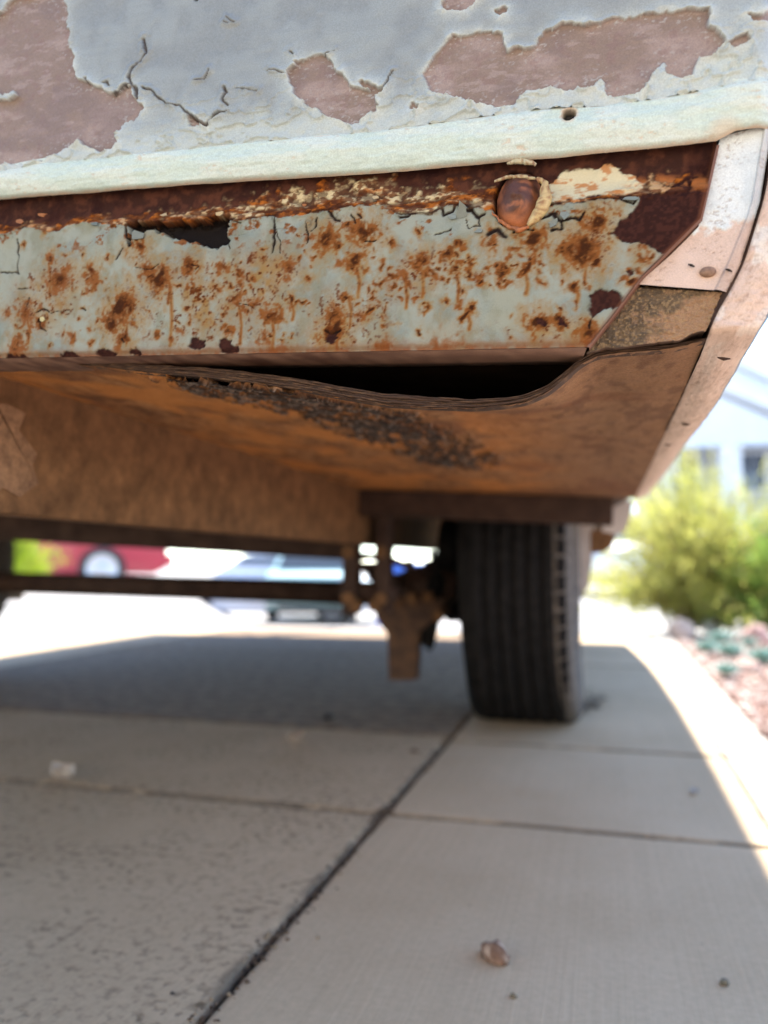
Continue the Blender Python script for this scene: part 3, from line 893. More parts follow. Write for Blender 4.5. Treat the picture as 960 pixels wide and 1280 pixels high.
    front = paint * .0016 + blister * .0009 * sstep(.4, .65, n_lo) + np.exp(-np.clip(sdn, 0, 1) / .0013) * paint * .0016 * sstep(.42, .6, fbm(X / 9, Y / 9, 141, 3)) - crack * .0014 + lips * .0013 * paint * sstep(.35, .6, n_md) + paint * (n_lo - .5) * .0012 + wrk * low * .0016 * paint + low * paint * (n_md - .5) * .0016 + (1 - paint) * (n_hi - .5) * .00025
    front -= dot * .002
    pc = mixc(np.broadcast_to(WALL_PAINT, U.shape + (3,)), lin(150, 160, 158), sstep(.35, .65, n_lo) * .35 + low * .5)
    streak = fbm(X / 40, Y / 2.2, 130, 4)
    pc = mixc(pc, lin(118, 126, 128), sstep(.45, .7, streak) * .2)
    merge = sstep(.016, .0, W - wb[None, :] - .004 + (n_lo - .5) * .022)
    pc = mixc(pc, lin(174, 184, 178), np.clip(merge * .75 + sstep(-.02, .09, U) * .35 * sstep(.10, .02, W - wb[None, :]), 0, 1))
    edge_l = np.exp(-np.clip(sdn, 0, 1) / .0011) * paint
    pc = mixc(pc, lin(186, 194, 186), np.clip(blister * .45 + edge_l * .5 * sstep(.35, .6, n_lo), 0, 1))  # swollen paint paler, with white highlights painted along lifted edges
    pr = mixc(np.broadcast_to(WALL_PRIMER, U.shape + (3,)), lin(150, 132, 122), sstep(.4, .7, fbm(X / 30, Y / 12, 131, 4)) * .7)
    pr = mixc(pr, lin(120, 95, 87), sstep(.55, .75, n_md) * .5)
    pr = mixc(pr, lin(150, 134, 125), sstep(.56, .68, fbm(X / 9, Y / 3.5, 133, 5, .6)) * .55)
    pr = mixc(pr, lin(112, 96, 90), sstep(.58, .72, fbm(X / 24, Y / 20, 134, 5)) * .5)
    pr = mixc(pr, lin(160, 160, 156), sstep(.68, .74, fbm(X / 1.8, Y / 1.2, 135, 3)) * sstep(.012, .0, -sdn) * .7)
    pr = mixc(pr, lin(96, 76, 68), sstep(.0012, .0001, np.abs(sdn)) * (1 - paint) * .15)
    scar = sstep(.0035, .001, np.hypot(U - hv([(77, 116)])[0][0], (W - hv([(77, 116)])[0][1]) * 1.3) + (n_md - .5) * .004)
    pr = mixc(pr, lin(112, 96, 90), scar * .7)
    c = mixc(pr, pc, paint)
    c = mixc(c, lin(58, 44, 36), np.clip(crack, 0, 1) * .9)
    c = mixc(c, lin(28, 22, 20), dot)
    # the panel bulges out slightly, then turns forward round the corner
    turn = np.clip((U - 0.062) / (uR - 0.062), 0, 1)
    V = T(U, YB - .004 - front + .016 * turn ** 2.2, W)
    return add("rear_panel", V.reshape(-1, 3), grid_faces(ny, nx), M['paint_wall'], trailer, smooth=True, col=c.reshape(-1, 3)), st

rear_panel, STRIP_TOP = build_wall()

# --- pale drip moulding under the wall panel
def build_strip():
    sb = hv([(-140, 262), (0, 250), (240, 232), (480, 217), (670, 200), (830, 186), (895, 177), (905, 172), (918, 165), (960, 158), (1010, 152)])
    uL, uR = -0.78, 0.0755
    nx, ny = 1180, 60
    u = np.linspace(uL, uR, nx)
    wt = np.interp(u, STRIP_TOP[:, 0], STRIP_TOP[:, 1])
    wb = np.interp(u, sb[:, 0], sb[:, 1])
    K = np.linspace(0, 1, ny)[:, None]
    W = wb + (wt - wb) * K
    U = np.broadcast_to(u[None, :], W.shape)
    X, Y = U * 1000, W * 1000
    n_lo, n_hi = fbm(X / 20, Y / 8, 201, 4), fbm(X / 3, Y / 1.4, 202, 4)
    kk = np.broadcast_to(K, W.shape)
    prof = 0.0016 * np.sin(np.clip(kk * 1.12, 0, 1) * math.pi) ** .8 + .0010 * sstep(.90, .78, kk + (n_lo - .5) * .12)        # rounded face, a small step under the wall
    under = 0.0030 * np.clip(1 - kk / .5, 0, 1) ** 1.2 + .002 * np.clip(1 - kk / .06, 0, 1)
    chips = sstep(.68, .76, n_hi) * sstep(.5, .7, n_lo)
    h0 = hv([(712, 152)])[0]
    dh = np.hypot(U - h0[0], W - h0[1]) * 1000
    dent = sstep(4.6, 3.4, dh + (n_hi - .5) * 2)
    hole = sstep(3.3, 2.4, dh + (n_hi - .5) * .8)
    front = prof - under + (n_lo - .5) * .0016 + (fbm(X / 60, Y / 5, 207, 4) - .5) * .0016 + (n_hi - .5) * .0005 - chips * .0004 - hole * .006 + dent * (1 - hole) * .0005
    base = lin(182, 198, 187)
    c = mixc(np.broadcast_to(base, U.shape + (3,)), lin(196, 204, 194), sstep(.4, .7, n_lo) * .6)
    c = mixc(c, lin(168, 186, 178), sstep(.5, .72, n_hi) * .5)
    c = mixc(c, lin(196, 176, 150), chips * .6)
    c = mixc(c, lin(168, 128, 92), sstep(.05, .0, kk + (n_hi - .5) * .04) * .7)
    c = mixc(c, lin(200, 182, 160), sstep(.03, 0.0, np.abs(kk - .82)) * sstep(.45, .6, n_hi) * .6)
    c = mixc(c, lin(196, 172, 146), dent * .7)
    c = mixc(c, lin(24, 18, 15), hole)
    rust_pt = hv([(905, 172)])[0]
    c = mixc(c, lin(186, 170, 144), sstep(.010, .003, np.hypot(U - rust_pt[0], W - rust_pt[1])) * .6)
    turn = np.clip((U - 0.062) / (uR - 0.062), 0, 1)
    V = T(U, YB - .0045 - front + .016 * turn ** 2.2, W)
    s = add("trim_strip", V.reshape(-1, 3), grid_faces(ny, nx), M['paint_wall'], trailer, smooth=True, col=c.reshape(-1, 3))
    return s

build_strip()

# --- corner plate at the right of the bumper, and the raw plywood edge under it
def rows_mesh(left, right, v0, nx, ny, dvf=None, colf=None, name="plate", mat=None, bulge=0.0):
    """grid between a left and a right outline (both from the bottom up)"""
    L, R = hv(left, YB), hv(right, YB)
    k = np.linspace(0, 1, ny)
    def res(P):
        s = np.concatenate([[0], np.cumsum(np.hypot(*np.diff(P, axis=0).T))])
        s /= s[-1]
        return np.stack([np.interp(k, s, P[:, 0]), np.interp(k, s, P[:, 1])], 1)
    L, R = res(L), res(R)
    e = np.linspace(0, 1, nx)[None, :]
    U = L[:, :1] + (R[:, :1] - L[:, :1]) * e
    W = L[:, 1:] + (R[:, 1:] - L[:, 1:]) * e
    return U, W, np.broadcast_to(e, U.shape), np.broadcast_to(k[:, None], U.shape)

def build_corner():
    U, W, E, K = rows_mesh([(797, 352), (840, 314), (874, 280), (882, 245), (892, 205), (902, 166)], [(914, 361), (928, 325), (941, 285), (953, 245), (958, 215), (968, 150)], YB, 150, 190)
    X, Y = U * 1000, W * 1000
    n1, n2 = fbm(X / 9, Y / 9, 301, 4), fbm(X / 2.5, Y / 2.5, 302, 4)
    hp = lambda x, y: hv([(x, y)])[0]
    # blue-white paint above, bare pinkish primer below
    a, b = hp(868, 292), hp(950, 268)
    side = (W - a[1]) - (U - a[0]) * (b[1] - a[1]) / (b[0] - a[0])
    pm = sstep(-.0022, .0022, side + (n1 - .5) * .012 + (n2 - .5) * .008)
    bare = mixc(np.broadcast_to(lin(190, 166, 148), U.shape + (3,)), lin(206, 182, 164), n1)
    pits = sstep(.62, .74, fbm(X / 1.6, Y / .9, 304, 3)) * sstep(.42, .62, fbm(X / 8, Y / 8, 305, 3))
    paint = mixc(np.broadcast_to(lin(206, 212, 208), U.shape + (3,)), lin(182, 192, 192), sstep(.4, .7, n1) * .6)
    c = mixc(bare, paint, pm)
    c = mixc(c, lin(138, 112, 96), pits * .45)
    c = mixc(c, lin(128, 112, 102), sstep(.82, .84, E) * sstep(.99, .88, E) * .35)
    sc = hp(886, 337)
    ds = np.hypot(U - sc[0], (W - sc[1]) * 1.5)
    c = mixc(c, lin(196, 146, 96), sstep(.006, .003, ds) * .35)
    fold = np.clip((E - .83) / .17, 0, 1)
    front = pm * .0005 - pits * .0003 + (n1 - .5) * .0008
    V = T(U, YB + .0035 - front - .0012 * sstep(.82, .86, E) + .004 * fold ** 2, W)
    p = add("corner_plate", V.reshape(-1, 3), grid_faces(*U.shape), M['plate'], trailer, smooth=True, col=c.reshape(-1, 3))
    # screw head and two slots
    mb = MB()
    n = 16
    pr = [(0, .0013), (.0026, .001), (.0034, .0002), (.0036, -.001)]
    V_, F_ = [], []
    for r, h in pr:
        for i in range(n):
            q = 2 * math.pi * i / n
            V_.append(T(sc[0] + r * math.cos(q), YB + .0025 - h, sc[1] + r * .68 * math.sin(q)))
    for k in range(3):
        for i in range(n):
            j = (i + 1) % n
            F_.append((k * n + i, k * n + j, (k + 1) * n + j, (k + 1) * n + i))
    mb.put(V_, F_).build("screw", M['screw'], p, smooth=True)
    for x, y in ((865, 329), (912, 335)):
        q0, q1 = hv([(x - 4, y - 1), (x + 4, y + 2)])
        MB().tube([T(q0[0], YB + .0024, q0[1]), T((q0[0] + q1[0]) / 2, YB + .0020, (q0[1] + q1[1]) / 2), T(q1[0], YB + .0024, q1[1])], [.0003, .0006, .0003], 6).build("slot", M['hole'], p)

    # furred edge of the floor's plywood
    U, W, E, K = rows_mesh([(733, 436), (765, 396), (800, 349)], [(884, 412), (894, 388), (907, 356)], YB, 170, 130)
    X, Y = U * 1000, W * 1000
    n1, n2, n3 = fbm(X / 8, Y / 8, 311, 4), fbm(X / 2.0, Y / 1.4, 312, 4), fbm(X / .9, Y / .9, 313, 2)
    jag = (fbm(X / 11, X * 0 + 2, 314, 4, .35) - .5) * .007 * (1 - K) ** 3
    c = mixc(np.broadcast_to(lin(104, 86, 64), U.shape + (3,)), lin(150, 118, 88), sstep(.4, .65, n1 + (E - .5) * .5))
    c = mixc(c, lin(66, 56, 44), sstep(.45, .66, n2) * .7 * sstep(.8, .3, E))
    c = mixc(c, lin(160, 132, 92), sstep(.6, .74, n3) * .5)
    V = T(U, YB + .0065 - (n2 - .5) * .0016 - (n3 - .5) * .0010 + .003 * sstep(.94, 1, K), W + jag)
    blk = add("floor_edge_board", V.reshape(-1, 3), grid_faces(*U.shape), M['wood_edge'], trailer, smooth=True, col=c.reshape(-1, 3))
    # its worn underside, going forward above the lining
    e = V[0]
    rows = [e] + [e + np.array([0, d, dz]) for d, dz in ((.003, .0006), (.012, .0012), (.03, .002))]
    R = np.stack(rows)
    lc = np.broadcast_to(lin(84, 62, 46), R.shape).reshape(-1, 3)
    add("board_underside", R.reshape(-1, 3), grid_faces(R.shape[0], R.shape[1], True), M['wood_edge'], blk, smooth=True, col=lc)

build_corner()

# --- the sagging sub-floor lining
V0 = YB + .014
def build_lining():
    bot = hv([(-120, 447), (0, 452), (60, 452), (125, 458), (175, 465), (250, 471), (310, 478), (370, 486), (415, 495), (478, 506), (528, 509), (592, 511), (630, 508), (657, 503), (684, 491), (705, 474), (725, 456), (745, 445), (770, 441), (800, 439), (840, 436), (882, 425)], V0)
    flat = 0.000
    uL, uR = -0.40, bot[-1, 0]
    nu, nv = 330, 170
    u = np.linspace(uL, uR, nu)
    q = np.linspace(0, 1, nv) ** 1.6
    v = V0 + (1.27 - V0) * q
    U, Vv = np.meshgrid(u, v)
    we = np.interp(u, bot[:, 0], bot[:, 1])
    kern = np.exp(-np.linspace(-2, 2, 9) ** 2); kern /= kern.sum()
    we = np.convolve(np.pad(we, 4, mode='edge'), kern, mode='valid')
    fall = np.exp(-((Vv - V0) / .11) ** 1.3)
    W = flat + (we[None, :] - flat) * fall
    X, Y = U * 1000, Vv * 1000
    n1, n2, n3 = fbm(X / 40, Y / 60, 401, 4), fbm(X / 9, Y / 14, 402, 4), fbm(X / 3, Y / 3, 403, 3)
    W = W + (n1 - .5) * .003 * sstep(0, .1, Vv - V0) + (n2 - .5) * .0012 + (n3 - .5) * .0006
    # black tar-like scabs
    pts = [hit(x, y, 2, -0.006) for x, y in ((330, 485), (400, 500), (440, 515), (480, 540), (530, 560), (560, 575))]
    dz = seg_dist(U, Vv * .45, [(p[0], p[1] * .45) for p in pts])
    zone = sstep(.075, .012, dz)
    scab = sstep(.50, .57, fbm(X / 7, Y / 12, 410, 5, .6) + zone * .24 - .12) * sstep(.05, .35, zone)
    W = W - scab * .0035 * (0.4 + n3)
    c = mixc(np.broadcast_to(lin(136, 92, 56), U.shape + (3,)), lin(172, 124, 80), sstep(.35, .65, n2 * .6 + n3 * .4))
    c = mixc(c, lin(128, 98, 72), sstep(-.16, .02, U) * .85)                 # drier and paler towards the outer edge
    c = mixc(c, lin(112, 70, 46), sstep(.52, .7, fbm(X / 70, Y / 45, 411, 4)) * .6)
    c = mixc(c, lin(92, 62, 44), sstep(.54, .7, fbm(X / 7, Y / 20, 412, 5)) * .55)
    c = mixc(c, lin(202, 132, 68), sstep(.35, .65, n1) * sstep(.0, -.16, U) * .75)
    c = mixc(c, mixc(np.broadcast_to(lin(34, 29, 27), U.shape + (3,)), lin(118, 108, 98), sstep(.55, .75, n3)), scab * .95)
    P = T(U, Vv, W)
    lining = add("sub_floor_lining", P.reshape(-1, 3), grid_faces(nv, nu, True), M['lining'], trailer, smooth=True, col=c.reshape(-1, 3))
    # laminated front edge, each ply set back or proud by a little
    th = np.interp(u, [uL, -.30, -.2, -.1, .0, uR], [.0022, .0034, .0058, .0062, .0030, .0014])
    plies = 5
    for k in range(plies):
        a, b = k / plies, (k + .95) / plies
        off = (fbm(u * 160, u * 0 + k * 5, 420 + k, 3) - .5) * .004 + (0.0 if k % 2 else .0009)
        R = np.stack([T(u, V0 + .008, we + th * a), T(u, V0 + off, we + th * a + .0001), T(u, V0 + off - .0004, we + th * (a + b) / 2), T(u, V0 + off, we + th * b), T(u, V0 + .012, we + th * b)])
        xx = R[..., 0] * 1000
        cc = mixc(np.broadcast_to(lin(66, 46, 32) * (1.1 if k % 2 else .9), R.shape), lin(112, 84, 58), sstep(.55, .75, fbm(xx / 6, R[..., 2] * 1000 / .8, 430 + k, 3)) * .6)
        add("ply", R.reshape(-1, 3), grid_faces(5, nu), M['wood_edge'], lining, smooth=False, col=cc.reshape(-1, 3))
    Rt = np.stack([T(u, V0 + .006, we + th), T(u, V0 + .2, 0.0035 + 0 * u)])
    add("lining_top", Rt.reshape(-1, 3), grid_faces(2, nu), M['lining'], lining, col=np.tile(lin(70, 48, 34), (2 * nu, 1)))
    return lining

lining = build_lining()

# --- edge trim of the right side wall: a folded flange under the floor that turns up round the rear corner
def build_skirt():
    us = 0.069
    lo = np.array([hit(x, y, 0, us) for x, y in ((812, 618), (826, 596), (845, 574), (870, 536), (900, 492), (925, 451), (938, 431))])
    vmin = lo[:, 1].min()
    vb = np.linspace(1.28, .405, 200)
    o = np.argsort(lo[:, 1])
    outer_b = np.stack([np.full(200, us), vb, np.interp(vb, lo[o, 1], lo[o, 2])], 1)
    inner_b = np.stack([np.full(200, .0475), vb, np.full(200, -.0005)], 1)
    ir = hv([(888, 412), (898, 388), (914, 361), (932, 325), (945, 285), (957, 245), (963, 215), (973, 150)])
    orr = hv([(951, 409), (966, 384), (985, 352), (1004, 316), (1012, 285), (1018, 250), (1024, 215), (1034, 150)])
    inner_r = np.stack([ir[:, 0], np.full(8, YB + .004), ir[:, 1]], 1)
    outer_r = np.stack([orr[:, 0], np.full(8, YB + .006), orr[:, 1]], 1)
    def path(b, r):
        P = np.concatenate([b, r])
        s_ = np.concatenate([[0], np.cumsum(np.linalg.norm(np.diff(P, axis=0), axis=1))])
        return P, s_
    def blend(b, r, n=420):
        P = np.concatenate([b, r])
        t = np.concatenate([np.linspace(0, .75, len(b)), np.linspace(.78, 1, len(r))])
        q = np.linspace(0, 1, n)
        R = np.stack([np.interp(q, t, P[:, k]) for k in range(3)], 1)
        ker = np.ones(9) / 9
        for k in range(3): R[:, k] = np.convolve(np.pad(R[:, k], 4, mode='edge'), ker, mode='valid')
        return R
    I, O = blend(inner_b, inner_r), blend(outer_b, outer_r)
    nk = 46
    k = np.linspace(0, 1, nk)[:, None, None]
    G = I[None] * (1 - k) + O[None] * k
    ln = np.linspace(0, 1, G.shape[1])[None, :] * np.ones((nk, 1))
    X, Y = ln * 900, k[..., 0] * 26 * np.ones_like(ln)
    n1, n2, n3 = fbm(X / 16, Y / 12, 502, 4), fbm(X / 3, Y / 2.4, 503, 4), fbm(X / 30, Y / 3, 505, 4)
    c = mixc(np.broadcast_to(lin(190, 164, 144), X.shape + (3,)), lin(212, 188, 168), n1)
    c = mixc(c, lin(214, 212, 202), sstep(.56, .66, fbm(X / 22, Y / 8, 504, 4)) * sstep(.6, .95, ln) * .7)
    c = mixc(c, lin(148, 120, 100), sstep(.6, .72, n2) * .4 + sstep(.55, .7, n3) * .25)
    edge_in = sstep(.06, .0, k[..., 0] + (n2 - .5) * .08)
    c = mixc(c, lin(92, 70, 56), edge_in * .5)
    dn = (n1 - .5) * .0018 + (n2 - .5) * .0008 + .0022 * np.sin(ln * 16 + 1) * k[..., 0]
    bow = -.0022 * np.sin(k[..., 0] * math.pi)
    G = G.copy()
    G[..., 2] += (dn + bow) * sstep(.82, .7, ln)
    G[..., 1] += (dn + bow) * sstep(.7, .82, ln)
    P = T(G[..., 0], G[..., 1], G[..., 2])
    o_ = add("side_trim", P.reshape(-1, 3), grid_faces(*X.shape, True), M['plate'], trailer, smooth=True, col=c.reshape(-1, 3))
    E = G[-1]
    up = np.array([0, 0, 1.0])
    R = np.stack([T(E[:, 0], E[:, 1], E[:, 2]), T(E[:, 0] + .0012, E[:, 1], E[:, 2] + .0006), T(E[:, 0] + .0016, E[:, 1], E[:, 2] + .002), T(E[:, 0] * .2 + .0725 * .8, E[:, 1] + .01, E[:, 2] * .2 + .3 * .8)])
    add("outer_skin", R.reshape(-1, 3), grid_faces(4, len(E)), M['shell'], o_, smooth=True)
    E = G[0]
    R = np.stack([T(E[:, 0], E[:, 1], E[:, 2]), T(E[:, 0] + .0005, E[:, 1] + .006 * (ln[0] > .77), E[:, 2] + .012)])
    add("inner_fold", R.reshape(-1, 3), grid_faces(2, len(E), True), M['rail_dark'], o_, smooth=True)
    for x, y, L in ((905, 443, .007), (857, 527, .009), (835, 553, .008)):
        h = hit(x, y, 2, -.0016)
        MB().tube([T(h[0] - .003, h[1] - L * .2, h[2] - .0018), T(h[0], h[1], h[2] - .0022), T(h[0] + .003, h[1] + L * .2, h[2] - .0018)], [.0003, .0009, .0003], 8).build("screw_slot", M['rail_dark'], o_)

build_skirt()

# --- body shell, chassis, running gear
def build_body():
    prof = [(YB + .02, .085), (YB + .012, .1), (YB + .002, .2), (YB + .002, .75), (.42, 1.1), (.55, 1.38), (.8, 1.55), (1.2, 1.62), (2.5, 1.62), (2.95, 1.52), (3.25, 1.3), (3.42, 1.0), (3.47, .6), (3.47, .085)]
    MB().prism(prof, -1.92, 0.0715, lambda p, q, e: T(e, p, q)).build("body_shell", M['shell'], trailer)
    MB().box((-1.9, YB + .055, .0125), (.04, 3.42, .0845), lambda x, y, z: T(x, y, z), .002).build("floor_board", M['rail_dark'], trailer)
    # chassis rails (C channels, open to the middle)
    def rail(u, mat):
        mb = MB()
        s = -1
        lip = .045
        for a, b in (((u - .005, .405, -.092), (u, 3.4, .0105)), ((u - lip, .405, -.0925), (u - .0052, 3.4, -.0875)), ((u - lip, .405, .0055), (u - .0052, 3.4, .0105))):
            mb.box(a, b, lambda x, y, z: T(x, y, z), .0012)
        return mb.build("chassis_rail", mat, trailer)
    rail(-.39, M['rail']); rail(-1.45, M['rail_dark'])
    # a patch of lighter rust plate riveted on the near rail
    a = hit(0, 520, 0, -.389); b = hit(42, 620, 0, -.389)
    ol = []
    rs = np.random.RandomState(2)
    for x, y in [(-8, 495), (-4, 498), (14, 508), (30, 520), (26, 540), (44, 560), (40, 585), (46, 606), (24, 618), (6, 610), (-8, 616)]:
        h = hit(x + rs.randn() * 3, y + rs.randn() * 3, 0, -.389)
        ol.append((h[1], h[2]))
    MB().prism(ol, -.3895, -.3884, lambda p, q, e: T(e, p, q)).build("rust_scale", M['patch'], trailer)
    # cross members
    def cross(u0, u1, v0, v1, w0, w1, mat):
        mb = MB()
        mb.box((u0, v0, w0), (u1, v0 + .005, w1), lambda x, y, z: T(x, y, z), .001)
        mb.box((u0, v0 + .0052, w0), (u1, v1, w0 + .005), lambda x, y, z: T(x, y, z), .001)
        return mb.build("cross_member", mat, trailer)
    cross(-.388, .016, 1.235, 1.275, -.044, -.002, M['rail_dark'])
    cross(-1.9, -.44, 1.42, 1.47, -.122, -.02, M['rail_dark'])
    cross(-1.9, -.44, .9, .95, -.06, .004, M['rail_dark'])
    cross(-1.44, -.44, 2.7, 2.74, -.07, -.002, M['rail_dark'])
    # wheel-well panels round the right wheel
    def panel(p, y, name="wheel_well_panel", t=.006, mat=None):
        V = [at_y(x, yy, y) for x, yy in p]
        n = len(V)
        V2 = [q + np.array([0, t, 0]) for q in V]
        F = [tuple(range(n))[::-1], tuple(range(n, 2 * n))] + [(i, (i + 1) % n, n + (i + 1) % n, n + i) for i in range(n)]
        return add(name, np.array(V + V2), F, mat or M['liner_panel'], trailer)
    panel([(752, 664), (758, 646), (766, 634), (782, 626), (792, 627), (788, 646), (780, 666), (770, 668)], 1.30)
    panel([(738, 692), (738, 664), (752, 660), (770, 668), (766, 682), (756, 690)], 1.33, mat=M['rail'])
    panel([(712, 650), (742, 650), (741, 700), (736, 735), (712, 760)], 1.99, "mud_flap", .008)  # added pale panel, its colour standing in for a sunlit strip of skirt

build_body()

WC = np.array([-0.149, 1.62, 0.300])
def build_wheel():
    o = empty_part = bpy.data.objects.new("wheel", None)
    link(o, trailer, WC)
    R = .312
    # tyre: ribs and grooves across the tread, then the shoulder blocks and sidewalls
    prof = [(-.060, .19), (-.078, .2), (-.092, .235), (-.094, .262), (-.091, .288), (-.086, .299)]
    ribs = np.linspace(-.070, .070, 7)
    gw, gd = .0028, .006
    prof += [(-.0795, .3065)]
    for i in range(6):
        a, b = ribs[i], ribs[i + 1]
        prof += [(a + gw, R - .003 * (abs(a) / .07) ** 2), ((a + b) / 2, R), (b - gw, R - .003 * (abs(b) / .07) ** 2)]
        if i < 5: prof += [(b - gw + .0008, R - gd), (b + gw - .0008, R - gd)]
    prof += [(.0795, .3065), (.086, .299), (.091, .288), (.094, .262), (.0945, .25), (.092, .235), (.075, .2), (.060, .19)]
    mb = MB().lathe(prof, *WC, n=96)
    V, F = np.array(mb.V), mb.F
    flat = np.clip((.012 - V[:, 2]) / .012, 0, 1)
    V[:, 2] = np.maximum(V[:, 2], .0008)
    V[:, 0] = WC[0] + (V[:, 0] - WC[0]) * (1.02 + .13 * np.exp(-((V[:, 2]) / .07) ** 2))
    m = len(prof)
    midx = []
    wall = set(i for i in range(m - 1) if prof[i][0] > .06)
    for k in range(len(F)): midx.append(1 if (k % (m - 1)) in wall else 0)
    add("tyre", V, F, [M['tyre'], M['whitewall']], o, smooth=True, midx=midx, origin=WC)
    # shoulder lugs
    mb = MB()
    for s in (-1, 1):
        for k in range(72):
            a = 2 * math.pi * k / 64
            ca, sa = math.cos(a), math.sin(a)
            tx, tz = -sa, ca
            P = []
            for (x, r) in ((.075, .3085), (.0885, .3015), (.0885, .2965), (.075, .3035)):
                for d in (-.0122, .0122):
                    P.append((WC[0] + s * x, WC[1] + (r + .0015) * ca + tx * d, WC[2] + (r + .0015) * sa + tz * d))
            P = [(a_, b_, max(c_, .001)) for a_, b_, c_ in P]
            mb.put(P, [(0, 1, 3, 2), (2, 3, 5, 4), (0, 2, 4, 6), (1, 7, 5, 3), (6, 7, 1, 0)])
    mb.build("tread_lugs", M['tyre'], o, kind='stuff', origin=WC)
    MB().lathe([(-.05, .19), (-.05, .18), (-.02, .165), (.01, .15), (.02, .1), (.045, .08), (.05, .03), (.05, .001)], *WC, n=48).build("rim", M['rim'], o, smooth=True, origin=WC)
    return o

wheel = build_wheel()
copy_part(wheel, trailer, (-1.60, 0, .012))

def build_gear():
    ax0, ax1 = at_y(0, 728, 1.62), at_y(440, 741, 1.62)
    d = (ax1 - ax0) / np.linalg.norm(ax1 - ax0)
    MB().tube([ax0 - d * .28, ax1 + d * .16], .026, 20).build("axle", M['rail_dark'], trailer, smooth=True)
    # hanger: two plates with a bolt through them
    for px in (437, 478):
        a = at_y(px - 8, 664, 1.30); b = at_y(px + 8, 768, 1.30)
        MB().box((a[0], 1.295, b[2]), (b[0], 1.335, a[2] + .03), None, .002).build("spring_hanger", M['rail_dark'], trailer)
    a = at_y(424, 742, 1.30); b = at_y(494, 742, 1.30)
    MB().tube([(a[0], 1.315, a[2]), (b[0], 1.315, b[2])], .016, 16).build("hanger_bolt", M['rail_dark'], trailer, smooth=True)
    # leaf spring: four curved leaves, each its own part
    sp = bpy.data.objects.new("leaf_spring", None)
    xs = -.395
    link(sp, trailer, (xs, 1.62, .26))
    for k in range(4):
        L = .32 - k * .075
        V = []
        n = 24
        for t in np.linspace(-1, 1, n):
            y = 1.62 + t * L
            z = .262 - k * .0085 + .035 * (t * L / .32) ** 2
            for dx, dz in ((-.022, 0), (.022, 0), (.022, .0075), (-.022, .0075)):
                V.append((xs + dx, y, z + dz))
        F = [(i * 4 + j, i * 4 + (j + 1) % 4, (i + 1) * 4 + (j + 1) % 4, (i + 1) * 4 + j) for i in range(n - 1) for j in range(4)] + [(3, 2, 1, 0), tuple((n - 1) * 4 + j for j in range(4))]
        add("leaf", V, F, M['rail_dark'], sp)
    # clamp plate with a tab hanging down
    pts = [(462, 748), (556, 748), (540, 776), (524, 790), (520, 850), (486, 851), (484, 792), (472, 776)]
    V = [at_y(x, y, 1.44) for x, y in pts]
    n = len(V)
    add("clamp_plate", V + [q + np.array([0, .03, 0]) for q in V], [tuple(range(n))[::-1], tuple(range(n, 2 * n))] + [(i, (i + 1) % n, n + (i + 1) % n, n + i) for i in range(n)], M['gear'], trailer)
    for px, yy in ((512, 1.47), (536, 1.47)):
        a, b = at_y(px, 700, yy), at_y(px, 800, yy)
        MB().tube([a, b], .009, 12).build("u_bolt", M['rail_dark'], trailer, smooth=True)
    MB().lathe([(-.018, .001), (-.018, .105), (-.012, .118), (.03, .118), (.036, .1), (.036, .001)], -.30, 1.62, .30, n=40).build("brake_drum", M['tyre'], trailer, smooth=True)
    MB().tube([(-.30, 1.60, .30), (-.16, 1.62, .311)], .03, 16).build("hub", M['rail_dark'], trailer, smooth=True)
    # shock absorber stub and grease nipple clutter
    a, b = at_y(546, 716, 1.46), at_y(534, 806, 1.46)
    MB().tube([a, (a + b) / 2, b], [.012, .02, .014], 14).build("shock_absorber", M['tyre'], trailer, smooth=True)
    def q(x, y, Y): return at_y(x, y, Y)
    MB().tube([q(500, 735, 1.5), q(530, 728, 1.5), q(570, 735, 1.5)], [.03, .036, .03], 14).build("spring_perch", M['rail_dark'], trailer, smooth=True)
    MB().tube([q(505, 765, 1.48), q(560, 752, 1.48)], [.02, .026], 12).build("axle_clamp", M['rail_dark'], trailer, smooth=True)
    for x, y in ((498, 752), (516, 748), (536, 746), (549, 770), (470, 757), (447, 757), (437, 690), (478, 690), (437, 748), (478, 748)):
        p = q(x, y, 1.285 if x < 482 else 1.42)
        MB().tube([p, p + np.array([0, -.014, 0])], .011, 6).build("nut", M['rail'], trailer)
    MB().tube([q(540, 690, 1.46), q(552, 730, 1.46), q(542, 770, 1.47), q(536, 812, 1.48)], [.007, .007, .008, .007], 8).build("brake_hose", M['tyre'], trailer, smooth=True)
    MB().tube([q(430, 702, 1.31), q(455, 694, 1.31), q(490, 700, 1.31), q(520, 712, 1.36)], .006, 8).build("brake_line", M['rail_dark'], trailer, smooth=True)
    MB().box(q(446, 700, 1.34) * [1, 0, 1] + [0, 1.34, -.075], q(470, 690, 1.34) * [1, 0, 1] + [0, 1.36, -.055], None, .003).build("shackle_strap", M['rail'], trailer)
    # drawbar at the front
    for s, u in ((1, -.40), (-1, -1.44)):
        MB().tube([T(u, 3.3, -.05), T(-.92, 4.25, -.05)], .03, 8).build("drawbar", M['rail_dark'], trailer)

build_gear()

